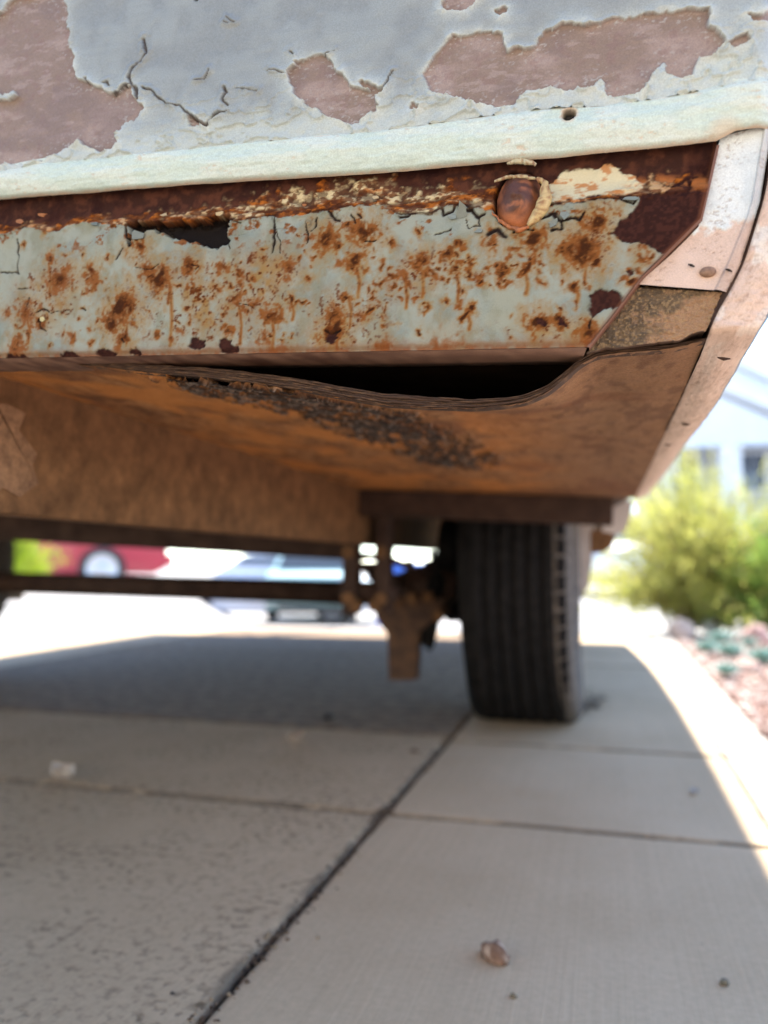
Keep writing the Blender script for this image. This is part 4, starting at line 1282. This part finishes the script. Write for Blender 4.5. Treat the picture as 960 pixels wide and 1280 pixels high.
# ------------------------------------------------------------------ small litter on the concrete
def lump(name, px, py, size, label, cat, c1, c2, flat=.7, seed=0, group=None, z0=0.0, curl=False):
    rs = np.random.RandomState(seed)
    p = ground(px, py)
    nu, nv = 18, 10
    V = []
    for j in range(nv + 1):
        ph = math.pi * j / nv
        for i in range(nu):
            th = 2 * math.pi * i / nu
            x, y, z = math.sin(ph) * math.cos(th), math.sin(ph) * math.sin(th), math.cos(ph)
            V.append((x, y, z))
    V = np.array(V)
    n = fbm(V[:, 0] * 1.7 + 9 + seed, V[:, 1] * 1.7 + V[:, 2] * 1.3 + 5, seed, 3)
    V = V * (0.6 + .8 * n)[:, None] * np.array([size[0], size[1], size[2]])
    V[:, 2] = np.maximum(V[:, 2], -size[2] * .45)
    V[:, 2] -= V[:, 2].min() - .0002 - z0
    a = rs.uniform(0, 6.28)
    R = np.array([[math.cos(a), -math.sin(a)], [math.sin(a), math.cos(a)]])
    V[:, :2] = V[:, :2] @ R.T
    V += np.array([p[0], p[1], 0])
    F = [(j * nu + i, (j + 1) * nu + i, (j + 1) * nu + (i + 1) % nu, j * nu + (i + 1) % nu) for j in range(nv) for i in range(nu)]
    c = mixc(np.tile(c1, (len(V), 1)), c2, sstep(.35, .65, n))
    o = add(name, V, F, M['stone'], None, smooth=True, col=c)
    return tag(o, label, cat, group)

def leaf(px, py, L, wd, label, c, seed=0, curl=1.0, name="dry_leaf"):
    rs = np.random.RandomState(seed)
    p = ground(px, py)
    a = rs.uniform(0, 6.28)
    nu, nv = 11, 7
    V = []
    for layer in (0, .0005):
        for i in range(nu):
            s = i / (nu - 1)
            half = wd * math.sin(math.pi * min(.985, .03 + s * .95)) ** .8
            for j in range(nv):
                t = j / (nv - 1) * 2 - 1
                x, y = (s - .5) * L, t * half
                z = .0012 + curl * (.35 * wd * t * t + .25 * L * (s - .5) ** 2) + .0014 * rs.rand() * (layer == 0) + layer
                V.append((p[0] + x * math.cos(a) - y * math.sin(a), p[1] + x * math.sin(a) + y * math.cos(a), z + .001))
    V = np.array(V)
    F = [tuple(f) for f in grid_faces(nu, nv, True)] + [tuple(int(k) + nu * nv for k in f) for f in grid_faces(nu, nv)]
    n = fbm(V[:, 0] * 400, V[:, 1] * 400, seed, 3)
    col = mixc(np.tile(c, (len(V), 1)), c * .5, sstep(.4, .7, n))
    return tag(add(name, V, F, M['stone'], None, smooth=True, col=col), label, "leaf")

lump("stone_chip", 620, 1199, (.0125, .0085, .0085), "pale brown stone chip lying alone in the middle of the nearest right concrete slab", "chip", lin(196, 168, 142), lin(120, 88, 66), seed=15)
lump("pebble", 905, 1231, (.0034, .0034, .003), "small dark pebble near the lower right of the nearest concrete slab", "pebble", lin(96, 88, 72), lin(120, 112, 92), seed=5)
lump("pebble", 642, 1247, (.0026, .0022, .0018), "tiny brown crumb just in front of the curled dry leaf on the concrete", "pebble", lin(104, 92, 72), lin(130, 116, 92), seed=6)
lump("pebble", 517, 940, (.008, .005, .003), "flat dark chip on the concrete beside the dirty joint, left of the tyre's foot", "chip", lin(80, 62, 48), lin(110, 90, 70), seed=8)
leaf(78, 975, .036, .016, "crumpled pale leaf lying on the thin cross joint of the left slab", lin(206, 190, 172), 9, 2.6)
leaf(370, 929, .034, .014, "crumpled pale leaf on the narrow slab left of the tyre", lin(184, 164, 144), 12, 2.4)
leaf(410, 900, .05, .012, "long dark leaf lying flat near the edge of the farther left slab", lin(70, 58, 46), 13, .5)
leaf(868, 992, .02, .006, "faint pale leaf on the right slab close to the sunlit kerb", lin(186, 178, 168), 16, .8)

def crumbs():
    rs = np.random.RandomState(8)
    N = 700
    y = np.concatenate([rs.uniform(.42, 1.45, 380), .93 + rs.randn(160) * .025, 1.36 + rs.randn(60) * .03, rs.uniform(.42, .7, 100)])
    x = -.262 + rs.randn(N) * .0042
    side = (rs.rand(N) < .05) & (y < .98)
    x[side] = -.262 + rs.randn(side.sum()) * .02
    sz = rs.uniform(.0007, .0026, N)
    o = np.array([(1, 0, 0), (-1, 0, 0), (0, 1, 0), (0, -1, 0), (0, 0, 1), (0, 0, -1)], float)
    V = o[None] * sz[:, None, None] * rs.uniform(.5, 1.4, (N, 6, 1)) * np.array([1, 1, .7]) + np.stack([x, y, np.where(np.abs(x + .262) < .004, -.002, .0008)], 1)[:, None]
    t = np.array([(0, 2, 4), (2, 1, 4), (1, 3, 4), (3, 0, 4), (2, 0, 5), (1, 2, 5), (3, 1, 5), (0, 3, 5)])
    F = (t[None] + (np.arange(N) * 6)[:, None, None]).reshape(-1, 3)
    c = np.array([lin(92, 72, 52), lin(150, 128, 100), lin(60, 46, 36)])[rs.choice(3, N, p=[.5, .25, .25])]
    ob = add("joint_grit", V.reshape(-1, 3), F, M['stone'], None, col=np.repeat(c, 6, 0))
    tag(ob, "dark grit and dirt crumbs caught in the long joint between the concrete slabs", "grit", None, 'stuff')
crumbs()

def litter():
    """dead leaves and twigs swept against the tyre"""
    rs = np.random.RandomState(3)
    V, F, C = [], [], []
    for k in range(150):
        t = rs.rand()
        p = ground(700 + 50 * t + rs.randn() * 6, 892 - 14 * t + rs.randn() * 5)
        a = rs.rand() * 6.28
        L, wd = rs.uniform(.006, .022), rs.uniform(.0012, .005)
        z = rs.rand() * .006 + .0008
        b = len(V)
        dx, dy = math.cos(a), math.sin(a)
        for (s, q, h) in ((-1, 0, 0), (0, -1, .002), (1, 0, rs.rand() * .006), (0, 1, .002)):
            V.append((p[0] + dx * s * L - dy * q * wd, p[1] + dy * s * L + dx * q * wd, z + h))
            C.append(lin(84, 70, 52) * rs.uniform(.6, 1.4))
        F.append((b, b + 1, b + 2, b + 3))
    o = add("leaf_litter", V, F, M['stone'], None, col=np.array(C))
    tag(o, "dead leaf scraps swept against the foot of the right tyre", "leaf litter", None, 'stuff')
litter()

# ------------------------------------------------------------------ gravel bed, boulders, succulents, shrubs
def gravel():
    xs, ys = np.linspace(.262, 9, 60), np.linspace(-1.6, 3.46, 60)
    X, Y = np.meshgrid(xs, ys)
    Z = -.012 + .012 * fbm(X * 3, Y * 3, 601, 3)
    add("garden_soil", np.stack([X, Y, Z], -1), grid_faces(60, 60), M['soil'], smooth=True, kind='structure')
    rs = np.random.RandomState(9)
    # little sphere of 14 corners and 24 faces
    base = np.array([(1, 0, 0), (-1, 0, 0), (0, 1, 0), (0, -1, 0), (0, 0, 1), (0, 0, -1)] + [(a, b, c) for a in (-.62, .62) for b in (-.62, .62) for c in (-.62, .62)], float)
    tri = []
    for ax in range(3):
        for s in (0, 1):
            cen = ax * 2 + s
            sg = 1 if s == 0 else -1
            cs = [6 + i for i in range(8) if np.sign(base[6 + i][ax]) == sg]
            o1, o2 = (ax + 1) % 3, (ax + 2) % 3
            cs.sort(key=lambda i: math.atan2(base[i][o2], base[i][o1]))
            if sg < 0: cs = cs[::-1]
            for k in range(4): tri.append((cen, cs[k], cs[(k + 1) % 4]))
    tri = np.array(tri)
    N = 9500
    x = .27 + 1.9 * rs.rand(N) ** 1.3
    y = .2 + 3.15 * rs.rand(N)
    sz = rs.uniform(.004, .011, N)
    V = base[None] * sz[:, None, None] * (1 + .35 * rs.randn(N, 14, 1).clip(-1, 1)) * rs.uniform(.6, 1.3, (N, 1, 3)) * np.array([1, 1, .7])
    a = rs.rand(N) * 6.28
    ca, sa = np.cos(a)[:, None], np.sin(a)[:, None]
    vx, vy = V[..., 0] * ca - V[..., 1] * sa, V[..., 0] * sa + V[..., 1] * ca
    V = np.stack([vx + x[:, None], vy + y[:, None], V[..., 2] + (-.006 + .012 * fbm(x * 3, y * 3, 601, 3) + sz * .3)[:, None]], -1)
    F = (tri[None] + (np.arange(N) * 14)[:, None, None]).reshape(-1, 3)
    pal = np.array([lin(178, 150, 138), lin(160, 128, 116), lin(196, 178, 168), lin(138, 116, 106), lin(206, 198, 188)])
    c = pal[rs.choice(5, N, p=[.34, .24, .2, .12, .1])] * rs.uniform(.8, 1.15, (N, 1))
    o = add("gravel", V.reshape(-1, 3), F, M['stone'], None, col=np.repeat(c, 14, 0))
    tag(o, "pinkish gravel covering the garden bed beside the sunlit kerb", "gravel", None, 'stuff')

gravel()

def boulder(px, py, s, label, c, seed):
    p = ground(px, py)
    o = lump("boulder", px, py, s, label, "boulder", c, c * .7, seed=seed, group="boulders in the gravel bed", z0=-.004)
    return o

boulder(852, 797, (.055, .05, .05), "pale rounded boulder at the foot of the yellow shrub, left of the succulents", lin(206, 190, 178), 21)
boulder(890, 790, (.04, .035, .045), "greyish boulder tucked between the two shrubs behind the succulents", lin(178, 176, 170), 22)
boulder(944, 806, (.05, .045, .055), "pinkish boulder right of the teal succulents under the green shrub", lin(206, 168, 156), 23)
boulder(935, 838, (.035, .035, .022), "low flat pink stone on the gravel among the succulents, nearest the camera", lin(200, 170, 156), 24)

M['succ'] = mat_noise("teal_succulent_leaf", (0.16, 0.33, 0.29), (0.30, 0.48, 0.42), 60, 0.5, 0.1)
def succulent(px, py, r, label, seed):
    rs = np.random.RandomState(seed)
    p = ground(px, py)
    root = empty("succulent", p, label, "succulent", "teal succulents in the gravel bed")
    first = None
    for k in range(22):
        a = k * 2.4
        el = .25 + .95 * k / 22
        L = r * (1.05 - .4 * k / 22)
        d = np.array([math.cos(a) * math.cos(el), math.sin(a) * math.cos(el), math.sin(el)])
        s = np.array([-math.sin(a), math.cos(a), 0])
        upv = np.cross(d, s) * -1
        V = []
        for t, wd, th in ((0, .1, .05), (.45, .24, .08), (.8, .2, .06), (1, .01, .01)):
            c0 = p + np.array([0, 0, .012]) + d * L * t + np.array([0, 0, 1]) * L * .25 * t * t
            V += [c0 - s * L * wd, c0 - upv * L * th, c0 + s * L * wd, c0 + upv * L * th * .3]
        F = [(i * 4 + j, i * 4 + (j + 1) % 4, (i + 1) * 4 + (j + 1) % 4, (i + 1) * 4 + j) for i in range(3) for j in range(4)]
        add("succulent_leaf", V, F, M['succ'], root, smooth=True)

for i, (px, py, r, lb) in enumerate([(900, 808, .055, "teal succulent rosette in front of the grey boulder between the shrubs"), (884, 820, .05, "teal succulent left of the others, nearest the kerb"),
                                    (912, 826, .055, "teal succulent in the middle of the clump on the gravel"), (955, 836, .06, "teal succulent at the right edge behind the low pink stone"),
                                    (908, 850, .04, "small teal succulent lowest in the clump, standing alone on the gravel"), (936, 812, .04, "small teal succulent against the pinkish boulder's left side")]):
    succulent(px, py, r, lb, 30 + i)

def mat_leaf(name, c1, c2, c3=None):
    m, nt, bs = new_mat(name)
    n = noise_node(nt, 9, 4, .6)
    st = [(.35, c1), (.6, c2)]
    if c3: st.append((.75, c3))
    c = ramp(nt, n, st)
    n2 = noise_node(nt, 220, 3)
    c = mixn(nt, 1.0, c, ramp(nt, n2, [(.3, (.75,) * 3), (.7, (1.25,) * 3)]), 'MULTIPLY')
    nt.links.new(c, bs.inputs["Base Color"])
    bs.inputs["Roughness"].default_value = .55
    tr = nt.nodes.new("ShaderNodeBsdfTranslucent")
    nt.links.new(c, tr.inputs["Color"])
    mx = nt.nodes.new("ShaderNodeMixShader")
    mx.inputs[0].default_value = .55
    nt.links.new(bs.outputs[0], mx.inputs[1]); nt.links.new(tr.outputs[0], mx.inputs[2])
    nt.links.new(mx.outputs[0], nt.nodes["Material Output"].inputs[0])
    return m

M['leaf_yellow'] = mat_leaf("yellow_green_leaf", (0.34, 0.36, 0.08), (0.50, 0.48, 0.13), (0.52, 0.43, 0.18))
M['leaf_green'] = mat_leaf("fresh_green_leaf", (0.13, 0.24, 0.04), (0.24, 0.36, 0.07))
M['leaf_lime'] = mat_leaf("lime_leaf", (0.2, 0.3, 0.02), (0.34, 0.42, 0.03))
M['twig'] = mat_noise("brown_twig", (0.12, 0.08, 0.05), (0.26, 0.18, 0.12), 60, .9, .3)

def shrub(name, base, rad, hgt, label, mat, seed, stems=240, per=46, lsz=.017, spread=1.0, cat="shrub"):
    rs = np.random.RandomState(seed)
    root = empty(name, base, label, cat)
    base = np.asarray(base, float)
    LV = []
    tw = MB()
    for s in range(stems):
        a = rs.rand() * 2 * math.pi
        tilt = rs.rand() ** .7 * 1.35 * spread
        d = np.array([math.cos(a) * math.sin(tilt), math.sin(a) * math.sin(tilt), math.cos(tilt)])
        end = np.array([d[0] * rad, d[1] * rad, max(.05, d[2]) * hgt]) * rs.uniform(.62, 1.18)
        b0 = base + np.array([rs.randn() * rad * .12, rs.randn() * rad * .12, 0])
        sag = np.array([0, 0, hgt * .12])
        ts = np.linspace(0, 1, 6)
        P = [b0 + end * t + sag * math.sin(math.pi * t) for t in ts]
        if s % 3 == 0: tw.tube(P, list(np.linspace(.006, .0015, 6) * hgt / .6), 5)
        t = rs.uniform(.22, 1.02, per)
        c = b0[None] + end[None] * t[:, None] + sag[None] * np.sin(math.pi * t)[:, None] + rs.randn(per, 3) * .022 * hgt / .6
        c[:, 2] = np.maximum(c[:, 2], base[2] + .01)
        dirs = d[None] * .8 + rs.randn(per, 3) * .55 + np.array([0, 0, .25])
        dirs /= np.linalg.norm(dirs, axis=1)[:, None]
        sd_ = np.cross(dirs, rs.randn(per, 3))
        sd_ /= np.linalg.norm(sd_, axis=1)[:, None]
        L = lsz * rs.uniform(.7, 1.5, per)[:, None]
        Wd = L * .17
        LV.append(np.stack([c - dirs * L, c - sd_ * Wd, c + dirs * L, c + sd_ * Wd], 1).reshape(-1, 3))
    V = np.concatenate(LV)
    F = np.arange(len(V)).reshape(-1, 4)
    add("foliage", V, F, mat, root, kind='stuff')
    tw.build("stems", M['twig'], root, kind='stuff')
    return root

pb = ground(845, 788)
shrub("yellow_shrub", (pb[0] + .12, pb[1] + .22, 0), .54, .76, "feathery yellow-green shrub standing behind the gravel at the end of the kerb", M['leaf_yellow'], 41, 420, 64, .019, 1.12)
pg = ground(985, 792)
shrub("green_shrub", (pg[0] + .02, pg[1] - .02, 0), .38, .48, "fresh green shrub right of the yellow one and behind the pinkish boulder", M['leaf_green'], 42, 320, 52, .016, 1.12)
pc_ = ground(1010, 780)
shrub("yellow_shrub", (pc_[0] + .1, pc_[1] + .55, 0), .42, .66, "tall yellow shrub at the right edge rising behind the green one", M['leaf_yellow'], 43, 320, 52, .018, 1.1)
pl = ground(14, 752)
shrub("lime_shrub", (pl[0] - .1, pl[1] + .1, 0), .42, .62, "bright lime-green shrub at the far left seen under the trailer's axle", M['leaf_lime'], 44, 240, 46, .024)

# ------------------------------------------------------------------ cars on the street
M['glass'] = mat_flat("dark_car_glass", (0.05, 0.06, 0.07), 0.08)
M['chrome'] = mat_flat("worn_chrome", (0.75, 0.73, 0.7), 0.2, 1.0)
M['car_rubber'] = mat_flat("car_tyre_rubber", (0.03, 0.03, 0.03), 0.8)
M['alloy'] = mat_flat("silver_wheel", (0.55, 0.57, 0.62), 0.35, 0.6)
M['lamp'] = mat_flat("headlamp_glass", (0.75, 0.77, 0.8), 0.1)
M['tail'] = mat_flat("red_tail_lamp", (0.4, 0.02, 0.02), 0.2)

def car(name, pos, heading, paint, label, bumper_mat, L=4.4, Wd=1.76, H=1.42, vintage=False):
    """front points along +x of the car's own frame"""
    root = empty(name, pos, label, "car", "cars parked beyond the trailer")
    ch, sh = math.cos(heading), math.sin(heading)
    def f(x, y, z): return (pos[0] + x * ch - y * sh, pos[1] + x * sh + y * ch, pos[2] + z)
    h = L / 2
    side = [(-h, .35), (-h, .62), (-h + .06, .86), (-h + .25, .93), (-h + .75, .96), (h - 1.35, .96), (h - .45, .86), (h - .1, .74), (h, .58), (h, .33), (h - .18, .24), (-h + .18, .24)]
    # loft across the width with rounded shoulders
    secs = [(-1, .9, -.02), (-.97, .965, -.005), (-.85, 1, 0), (0, 1.01, .01), (.85, 1, 0), (.97, .965, -.005), (1, .9, -.02)]
    V, F = [], []
    n = len(side)
    for (s, k, dz) in secs:
        for x, z in side:
            V.append(f(x * (.985 + .015 * k), s * Wd / 2, .6 + (z - .6) * k))
    for i in range(len(secs) - 1):
        for j in range(n):
            F.append((i * n + j, (i + 1) * n + j, (i + 1) * n + (j + 1) % n, i * n + (j + 1) % n))
    F += [tuple(range(n)), tuple(range((len(secs) - 1) * n, len(secs) * n))[::-1]]
    body = add("body", V, F, paint, root, smooth=False)
    # cabin
    roof = [(-h + .55, .95), (-h + 1.0, H - .04), (-h + 1.25, H), (h - 2.0, H), (h - 1.75, H - .05), (h - 1.15, .95)]
    V, F = [], []
    n = len(roof)
    for s, inset in ((-1, 0), (1, 0)):
        for x, z in roof:
            V.append(f(x, s * (Wd / 2 - .07 - .16 * max(0, z - .95) / .45), z))
    F = [tuple(range(n)), tuple(range(n, 2 * n))[::-1]] + [(i, n + i, n + (i + 1) % n, (i + 1) % n) for i in range(n)]
    add("roof", V, F, paint, root)
    for s in (-1, 1):
        for x0, x1 in ((-h + .95, -h + 1.72), (-h + 1.8, h - 1.75)):
            w0, w1 = Wd / 2 - .062 - .03, Wd / 2 - .062 - .14
            V = [f(x0 - .12, s * w0, 1.0), f(x1 + .22 * (x1 > 0), s * w0, 1.0), f(x1, s * w1, H - .09), f(x0 + .08, s * w1, H - .09)]
            V += [tuple(np.array(p) - np.array(f(0, s * .02, 0)) + np.array(f(0, 0, 0))) for p in V]
            add("side_window", V, [(0, 1, 2, 3), (7, 6, 5, 4), (0, 4, 5, 1), (1, 5, 6, 2), (2, 6, 7, 3), (3, 7, 4, 0)], M['glass'], root)
    for (xa, za, xb, zb, nm) in ((h - 1.19, .99, h - 1.74, H - .07, "windscreen"), (-h + .58, .99, -h + .98, H - .07, "rear_window")):
        dx = .012 if xa > 0 else -.012
        V = [f(xa + dx, -Wd / 2 + .16, za), f(xa + dx, Wd / 2 - .16, za), f(xb + dx, Wd / 2 - .27, zb), f(xb + dx, -Wd / 2 + .27, zb)]
        V += [tuple(np.array(p) + np.array(f(-dx * 2, 0, 0)) - np.array(f(0, 0, 0))) for p in V]
        add(nm, V, [(0, 1, 2, 3), (7, 6, 5, 4), (0, 4, 5, 1), (1, 5, 6, 2), (2, 6, 7, 3), (3, 7, 4, 0)], M['glass'], root)
    for x, nm in ((h, "front_bumper"), (-h, "rear_bumper")):
        s = 1 if x > 0 else -1
        MB().box((min(x - .05 * s, x + .09 * s), -Wd / 2 - .01, .36), (max(x - .05 * s, x + .09 * s), Wd / 2 + .01, .53), f, .03).build(nm, bumper_mat, root)
    for s in (-1, 1):
        MB().box((h - .06, s * Wd * .36 - .14, .60), (h + .012, s * Wd * .36 + .14, .74), f, .02).build("headlight", M['lamp'], root)
        MB().box((-h - .012, s * Wd * .4 - .09, .62), (-h + .05, s * Wd * .4 + .09, .82), f, .02).build("tail_light", M['tail'], root)
        MB().box((-h + 1.62, s * (Wd / 2 + .012) - .012, .8), (-h + 1.8, s * (Wd / 2 + .012) + .012, .835), f, .006).build("door_handle", M['chrome'], root)
        for x in (h - .9, -h + .82):
            wh = bpy.data.objects.new("wheel", None)
            c = f(x, s * (Wd / 2 - .1), .32)
            link(wh, root, c)
            def ring(prof, nm, mat, nn=32):
                V, F = [], []
                m = len(prof)
                for k in range(nn):
                    a = 2 * math.pi * k / nn
                    for (o, r) in prof: V.append(f(x + r * math.cos(a), s * (Wd / 2 - .06) + s * o, .32 + r * math.sin(a)))
                for k in range(nn):
                    for i in range(m - 1): F.append((k * m + i, k * m + i + 1, ((k + 1) % nn) * m + i + 1, ((k + 1) % nn) * m + i))
                return add(nm, V, F, mat, wh, smooth=True)
            ring([(-.1, .2), (-.1, .3), (-.07, .32), (.07, .32), (.105, .3), (.112, .26), (.108, .215)], "tyre", M['car_rubber'])
            ring([(.104, .215), (.104, .2), (.085, .18), (.075, .1), (.1, .06), (.105, .001)], "rim", M['alloy'])
    return root

def place(px, dist, dz=0.0):
    d = ray(px, 706)
    k = dist / math.hypot(d[0], d[1])
    x, y = d[0] * k, d[1] * k
    return np.array([x, y, float(gz(x, y)) - .035 + dz])

M['red'] = mat_flat("red_car_paint", (0.42, 0.03, 0.05), 0.3, 0, .5)
M['white'] = mat_flat("white_car_paint", (0.75, 0.76, 0.78), 0.3, 0, .5)
M['teal'] = mat_flat("pale_teal_car_paint", (0.36, 0.55, 0.55), 0.35, 0, .4)
M['bluebin'] = mat_flat("blue_plastic", (0.03, 0.14, 0.6), 0.45)

# red car: its front wheel shows between bush and white car
c = place(128, 12.0)
hd = math.atan2(.55, .84)
fw = np.array([math.cos(hd), math.sin(hd), 0])
sidev = np.array([-math.sin(hd), math.cos(hd), 0])
pos = c - fw * (2.2 - .9) + sidev * .78
pos[2] = -.08
car("red_car", pos, hd, M['red'], "red car with silver wheels parked beside the lime shrub, far under the axle", M['red'])
c = place(205, 17.0)
hd2 = math.pi + math.radians(15)
pos = c - np.array([math.cos(hd2), math.sin(hd2), 0]) * 2.2
pos[2] = float(gz(pos[0], pos[1])) - .035
car("white_car", pos, hd2, M['white'], "white car parked between the red car and the pale teal one", M['white'])
c = place(395, 14.6)
a = math.atan2(c[1], c[0])
pos = c + np.array([math.cos(a), math.sin(a), 0]) * 2.15
pos[2] = 0.3 - .0735 * 14.6
car("teal_car", pos, a - .05, M['teal'], "pale teal car with a bright rear bumper seen from behind below the axle", M['chrome'], L=4.3, Wd=1.66)
c = place(748, 12.0)
pos = c + np.array([0, 2.2, 0])
pos[2] = -.22
car("white_car", pos, -math.pi / 2 + .12, M['white'], "white car facing the camera just right of the trailer's tyre", M['white'])

def underbody_shade():
    t = bpy.data.objects["teal_car"]
    p, ch, sh = WL[t.name], math.cos(a - .05), math.sin(a - .05)
    f = lambda x, y, z: (p.x + x * ch - y * sh, p.y + x * sh + y * ch, p.z + z)
    MB().box((-2.1, -.62, .17), (-1.95, .62, .37), f, .02).build("valance", M['car_rubber'], t)  # added dark box standing in for the shadow under the rear bumper
    MB().box((-2.168, -.19, .62), (-2.155, .19, .76), f, .0).build("number_plate", M['lamp'], t)
underbody_shade()

# blue bin glimpsed between the springs
def bin_():
    p = place(497, 9.5)
    z0 = p[2]
    top = .3 - (703 - 706) / 980 * 9.5
    root = empty("wheeled_bin", p, "blue wheeled bin glimpsed between the spring hanger and the tyre", "bin")
    hgt = top - z0
    V = []
    for z, r in ((0.06, .21), (hgt - .06, .27)):
        V += [(p[0] - r, p[1] - r, z0 + z), (p[0] + r, p[1] - r, z0 + z), (p[0] + r, p[1] + r, z0 + z), (p[0] - r, p[1] + r, z0 + z)]
    add("body", V, [(3, 2, 1, 0), (4, 5, 6, 7), (0, 1, 5, 4), (1, 2, 6, 5), (2, 3, 7, 6), (3, 0, 4, 7)], M['bluebin'], root)
    MB().box((p[0] - .3, p[1] - .31, z0 + hgt - .058), (p[0] + .3, p[1] + .3, z0 + hgt), None, .02).build("lid", M['bluebin'], root)
    for s in (-1, 1):
        MB().lathe([(-.03, .001), (-.03, .1), (.03, .1), (.03, .001)], p[0] + s * .24, p[1] + .2, z0 + .1, 24).build("wheel", M['car_rubber'], root)
bin_()

# ------------------------------------------------------------------ the house beyond the shrubs
M['house'] = mat_noise("white_house_boards", (0.62, 0.64, 0.66), (0.72, 0.73, 0.74), 3, .6, .1)
M['house_blue'] = mat_noise("pale_blue_gable", (0.6, 0.66, 0.74), (0.66, 0.71, 0.78), 3, .6, .1)
M['roof'] = mat_noise("pale_grey_roof", (0.42, 0.43, 0.46), (0.52, 0.53, 0.56), 8, .8, .3)
M['house_grey'] = mat_noise("grey_house_wall", (0.4, 0.42, 0.46), (0.48, 0.5, 0.54), 4, .8, .1)
M['pane'] = mat_flat("window_pane", (0.08, 0.1, 0.13), 0.06)

def house():
    YH = 15.0
    k = YH / 1040.0
    Z = lambda py: .3 + (706 - py) * k * 1.0
    X = lambda px: at_y(px, 560, YH)[0]
    g0 = float(gz(3, YH)) - .035
    root = empty("house", (3.0, YH, g0), "pale blue and white house with a gabled porch and a white column behind the shrubs", "house")
    xl, xr = X(812), X(812) + 8.6
    ze = Z(545)
    zr = Z(500)
    MB().box((xl, YH + 1.6, g0), (xr, YH + 7, ze), None, .01).build("wall", M['house_grey'], root)
    # main roof sloping up behind the porch
    rx0, rx1 = xl - .5, xr + .5
    MB().prism([(YH + .9, ze - .05), (YH + 1.0, ze + .12), (YH + 4.3, zr + .9), (YH + 7.7, ze + .12), (YH + 7.6, ze - .05)], rx0, rx1, lambda p, q, e: (e, p, q)).build("roof", M['roof'], root)
    # tall gable and, lower and nearer, the porch gable
    def gable(xa, za, half, drop, y, th, mat, nm):
        V = [(xa - half, y, za - drop), (xa, y, za), (xa + half, y, za - drop)]
        MB().prism([(xa - half, za - drop), (xa, za), (xa + half, za - drop)][::-1], y, y + th, lambda p, q, e: (p, e, q)).build(nm, mat, root)
        for s in (-1, 1):
            P = [(xa, za + .05), (xa + s * (half + .25), za - drop - .03), (xa + s * (half + .25), za - drop + .14), (xa, za + .24)]
            if s > 0: P = P[::-1]
            MB().prism(P, y - .3, y + th + .1, lambda p, q, e: (p, e, q)).build("barge_board", M['house'], root)
    xa = X(884)
    gable(xa, Z(424), 2.5, 1.6, YH + .8, .25, M['house_blue'], "gable")
    gable(X(872), Z(492), 1.9, 1.05, YH - .6, .3, M['house_blue'], "porch_gable")
    MB().box((X(800), YH - .55, Z(562)), (X(800) + 6.2, YH - .2, Z(545)), None, .01).build("porch_beam", M['house'], root)
    for px in (908, 1010, 832):
        MB().box((X(px) - .17, YH - .52, g0), (X(px) + .17, YH - .2, Z(562) - .003), None, .02).build("column", M['house'], root)
    for px0, px1 in ((842, 890), (938, 985), (1040, 1090)):
        fr = MB()
        x0, x1, z0, z1 = X(px0), X(px1), Z(610), Z(552)
        fr.box((x0, YH + 1.52, z0), (x1, YH + 1.597, z1))
        w_ = fr.build("window", M['house'], root)
        n = 2
        for i in range(n):
            a = x0 + .07 + (x1 - x0 - .14) * i / n
            b = x0 + .07 + (x1 - x0 - .14) * (i + 1) / n - .03
            MB().box((a, YH + 1.5, z0 + .07), (b, YH + 1.515, z1 - .07)).build("pane", M['pane'], w_)
house()

# ------------------------------------------------------------------ tan building added out of view behind the camera to bounce warm light
M['stucco'] = mat_noise("tan_stucco", (0.48, 0.38, 0.27), (0.56, 0.46, 0.34), 20, .9, .4, .004)
M['garage_door'] = mat_noise("pale_garage_door", (0.5, 0.45, 0.38), (0.56, 0.51, 0.44), 6, .6, .1)
def bounce_garage():
    y = -4.6
    root = empty("garage", (-1.2, y, 0), "tan stucco garage that the driveway leads up to", "garage")
    wl_ = MB()
    wl_.box((-7, y - 5, -.03), (-3.9, y, 3.0)); wl_.box((1.3, y - 5, -.03), (5.5, y, 3.0)); wl_.box((-3.899, y - 5, 2.3), (1.299, y, 3.0))
    wl_.build("wall", M['stucco'], root)
    for k in range(4):
        MB().box((-3.88, y - .2, .0 + k * .57), (1.28, y - .12, .56 + k * .57), None, .02).build("door_panel", M['garage_door'], root)
    MB().box((-7.4, y - 5.4, 3.003), (5.9, y + .4, 3.2), None, .02).build("roof", M['roof'], root)
bounce_garage()
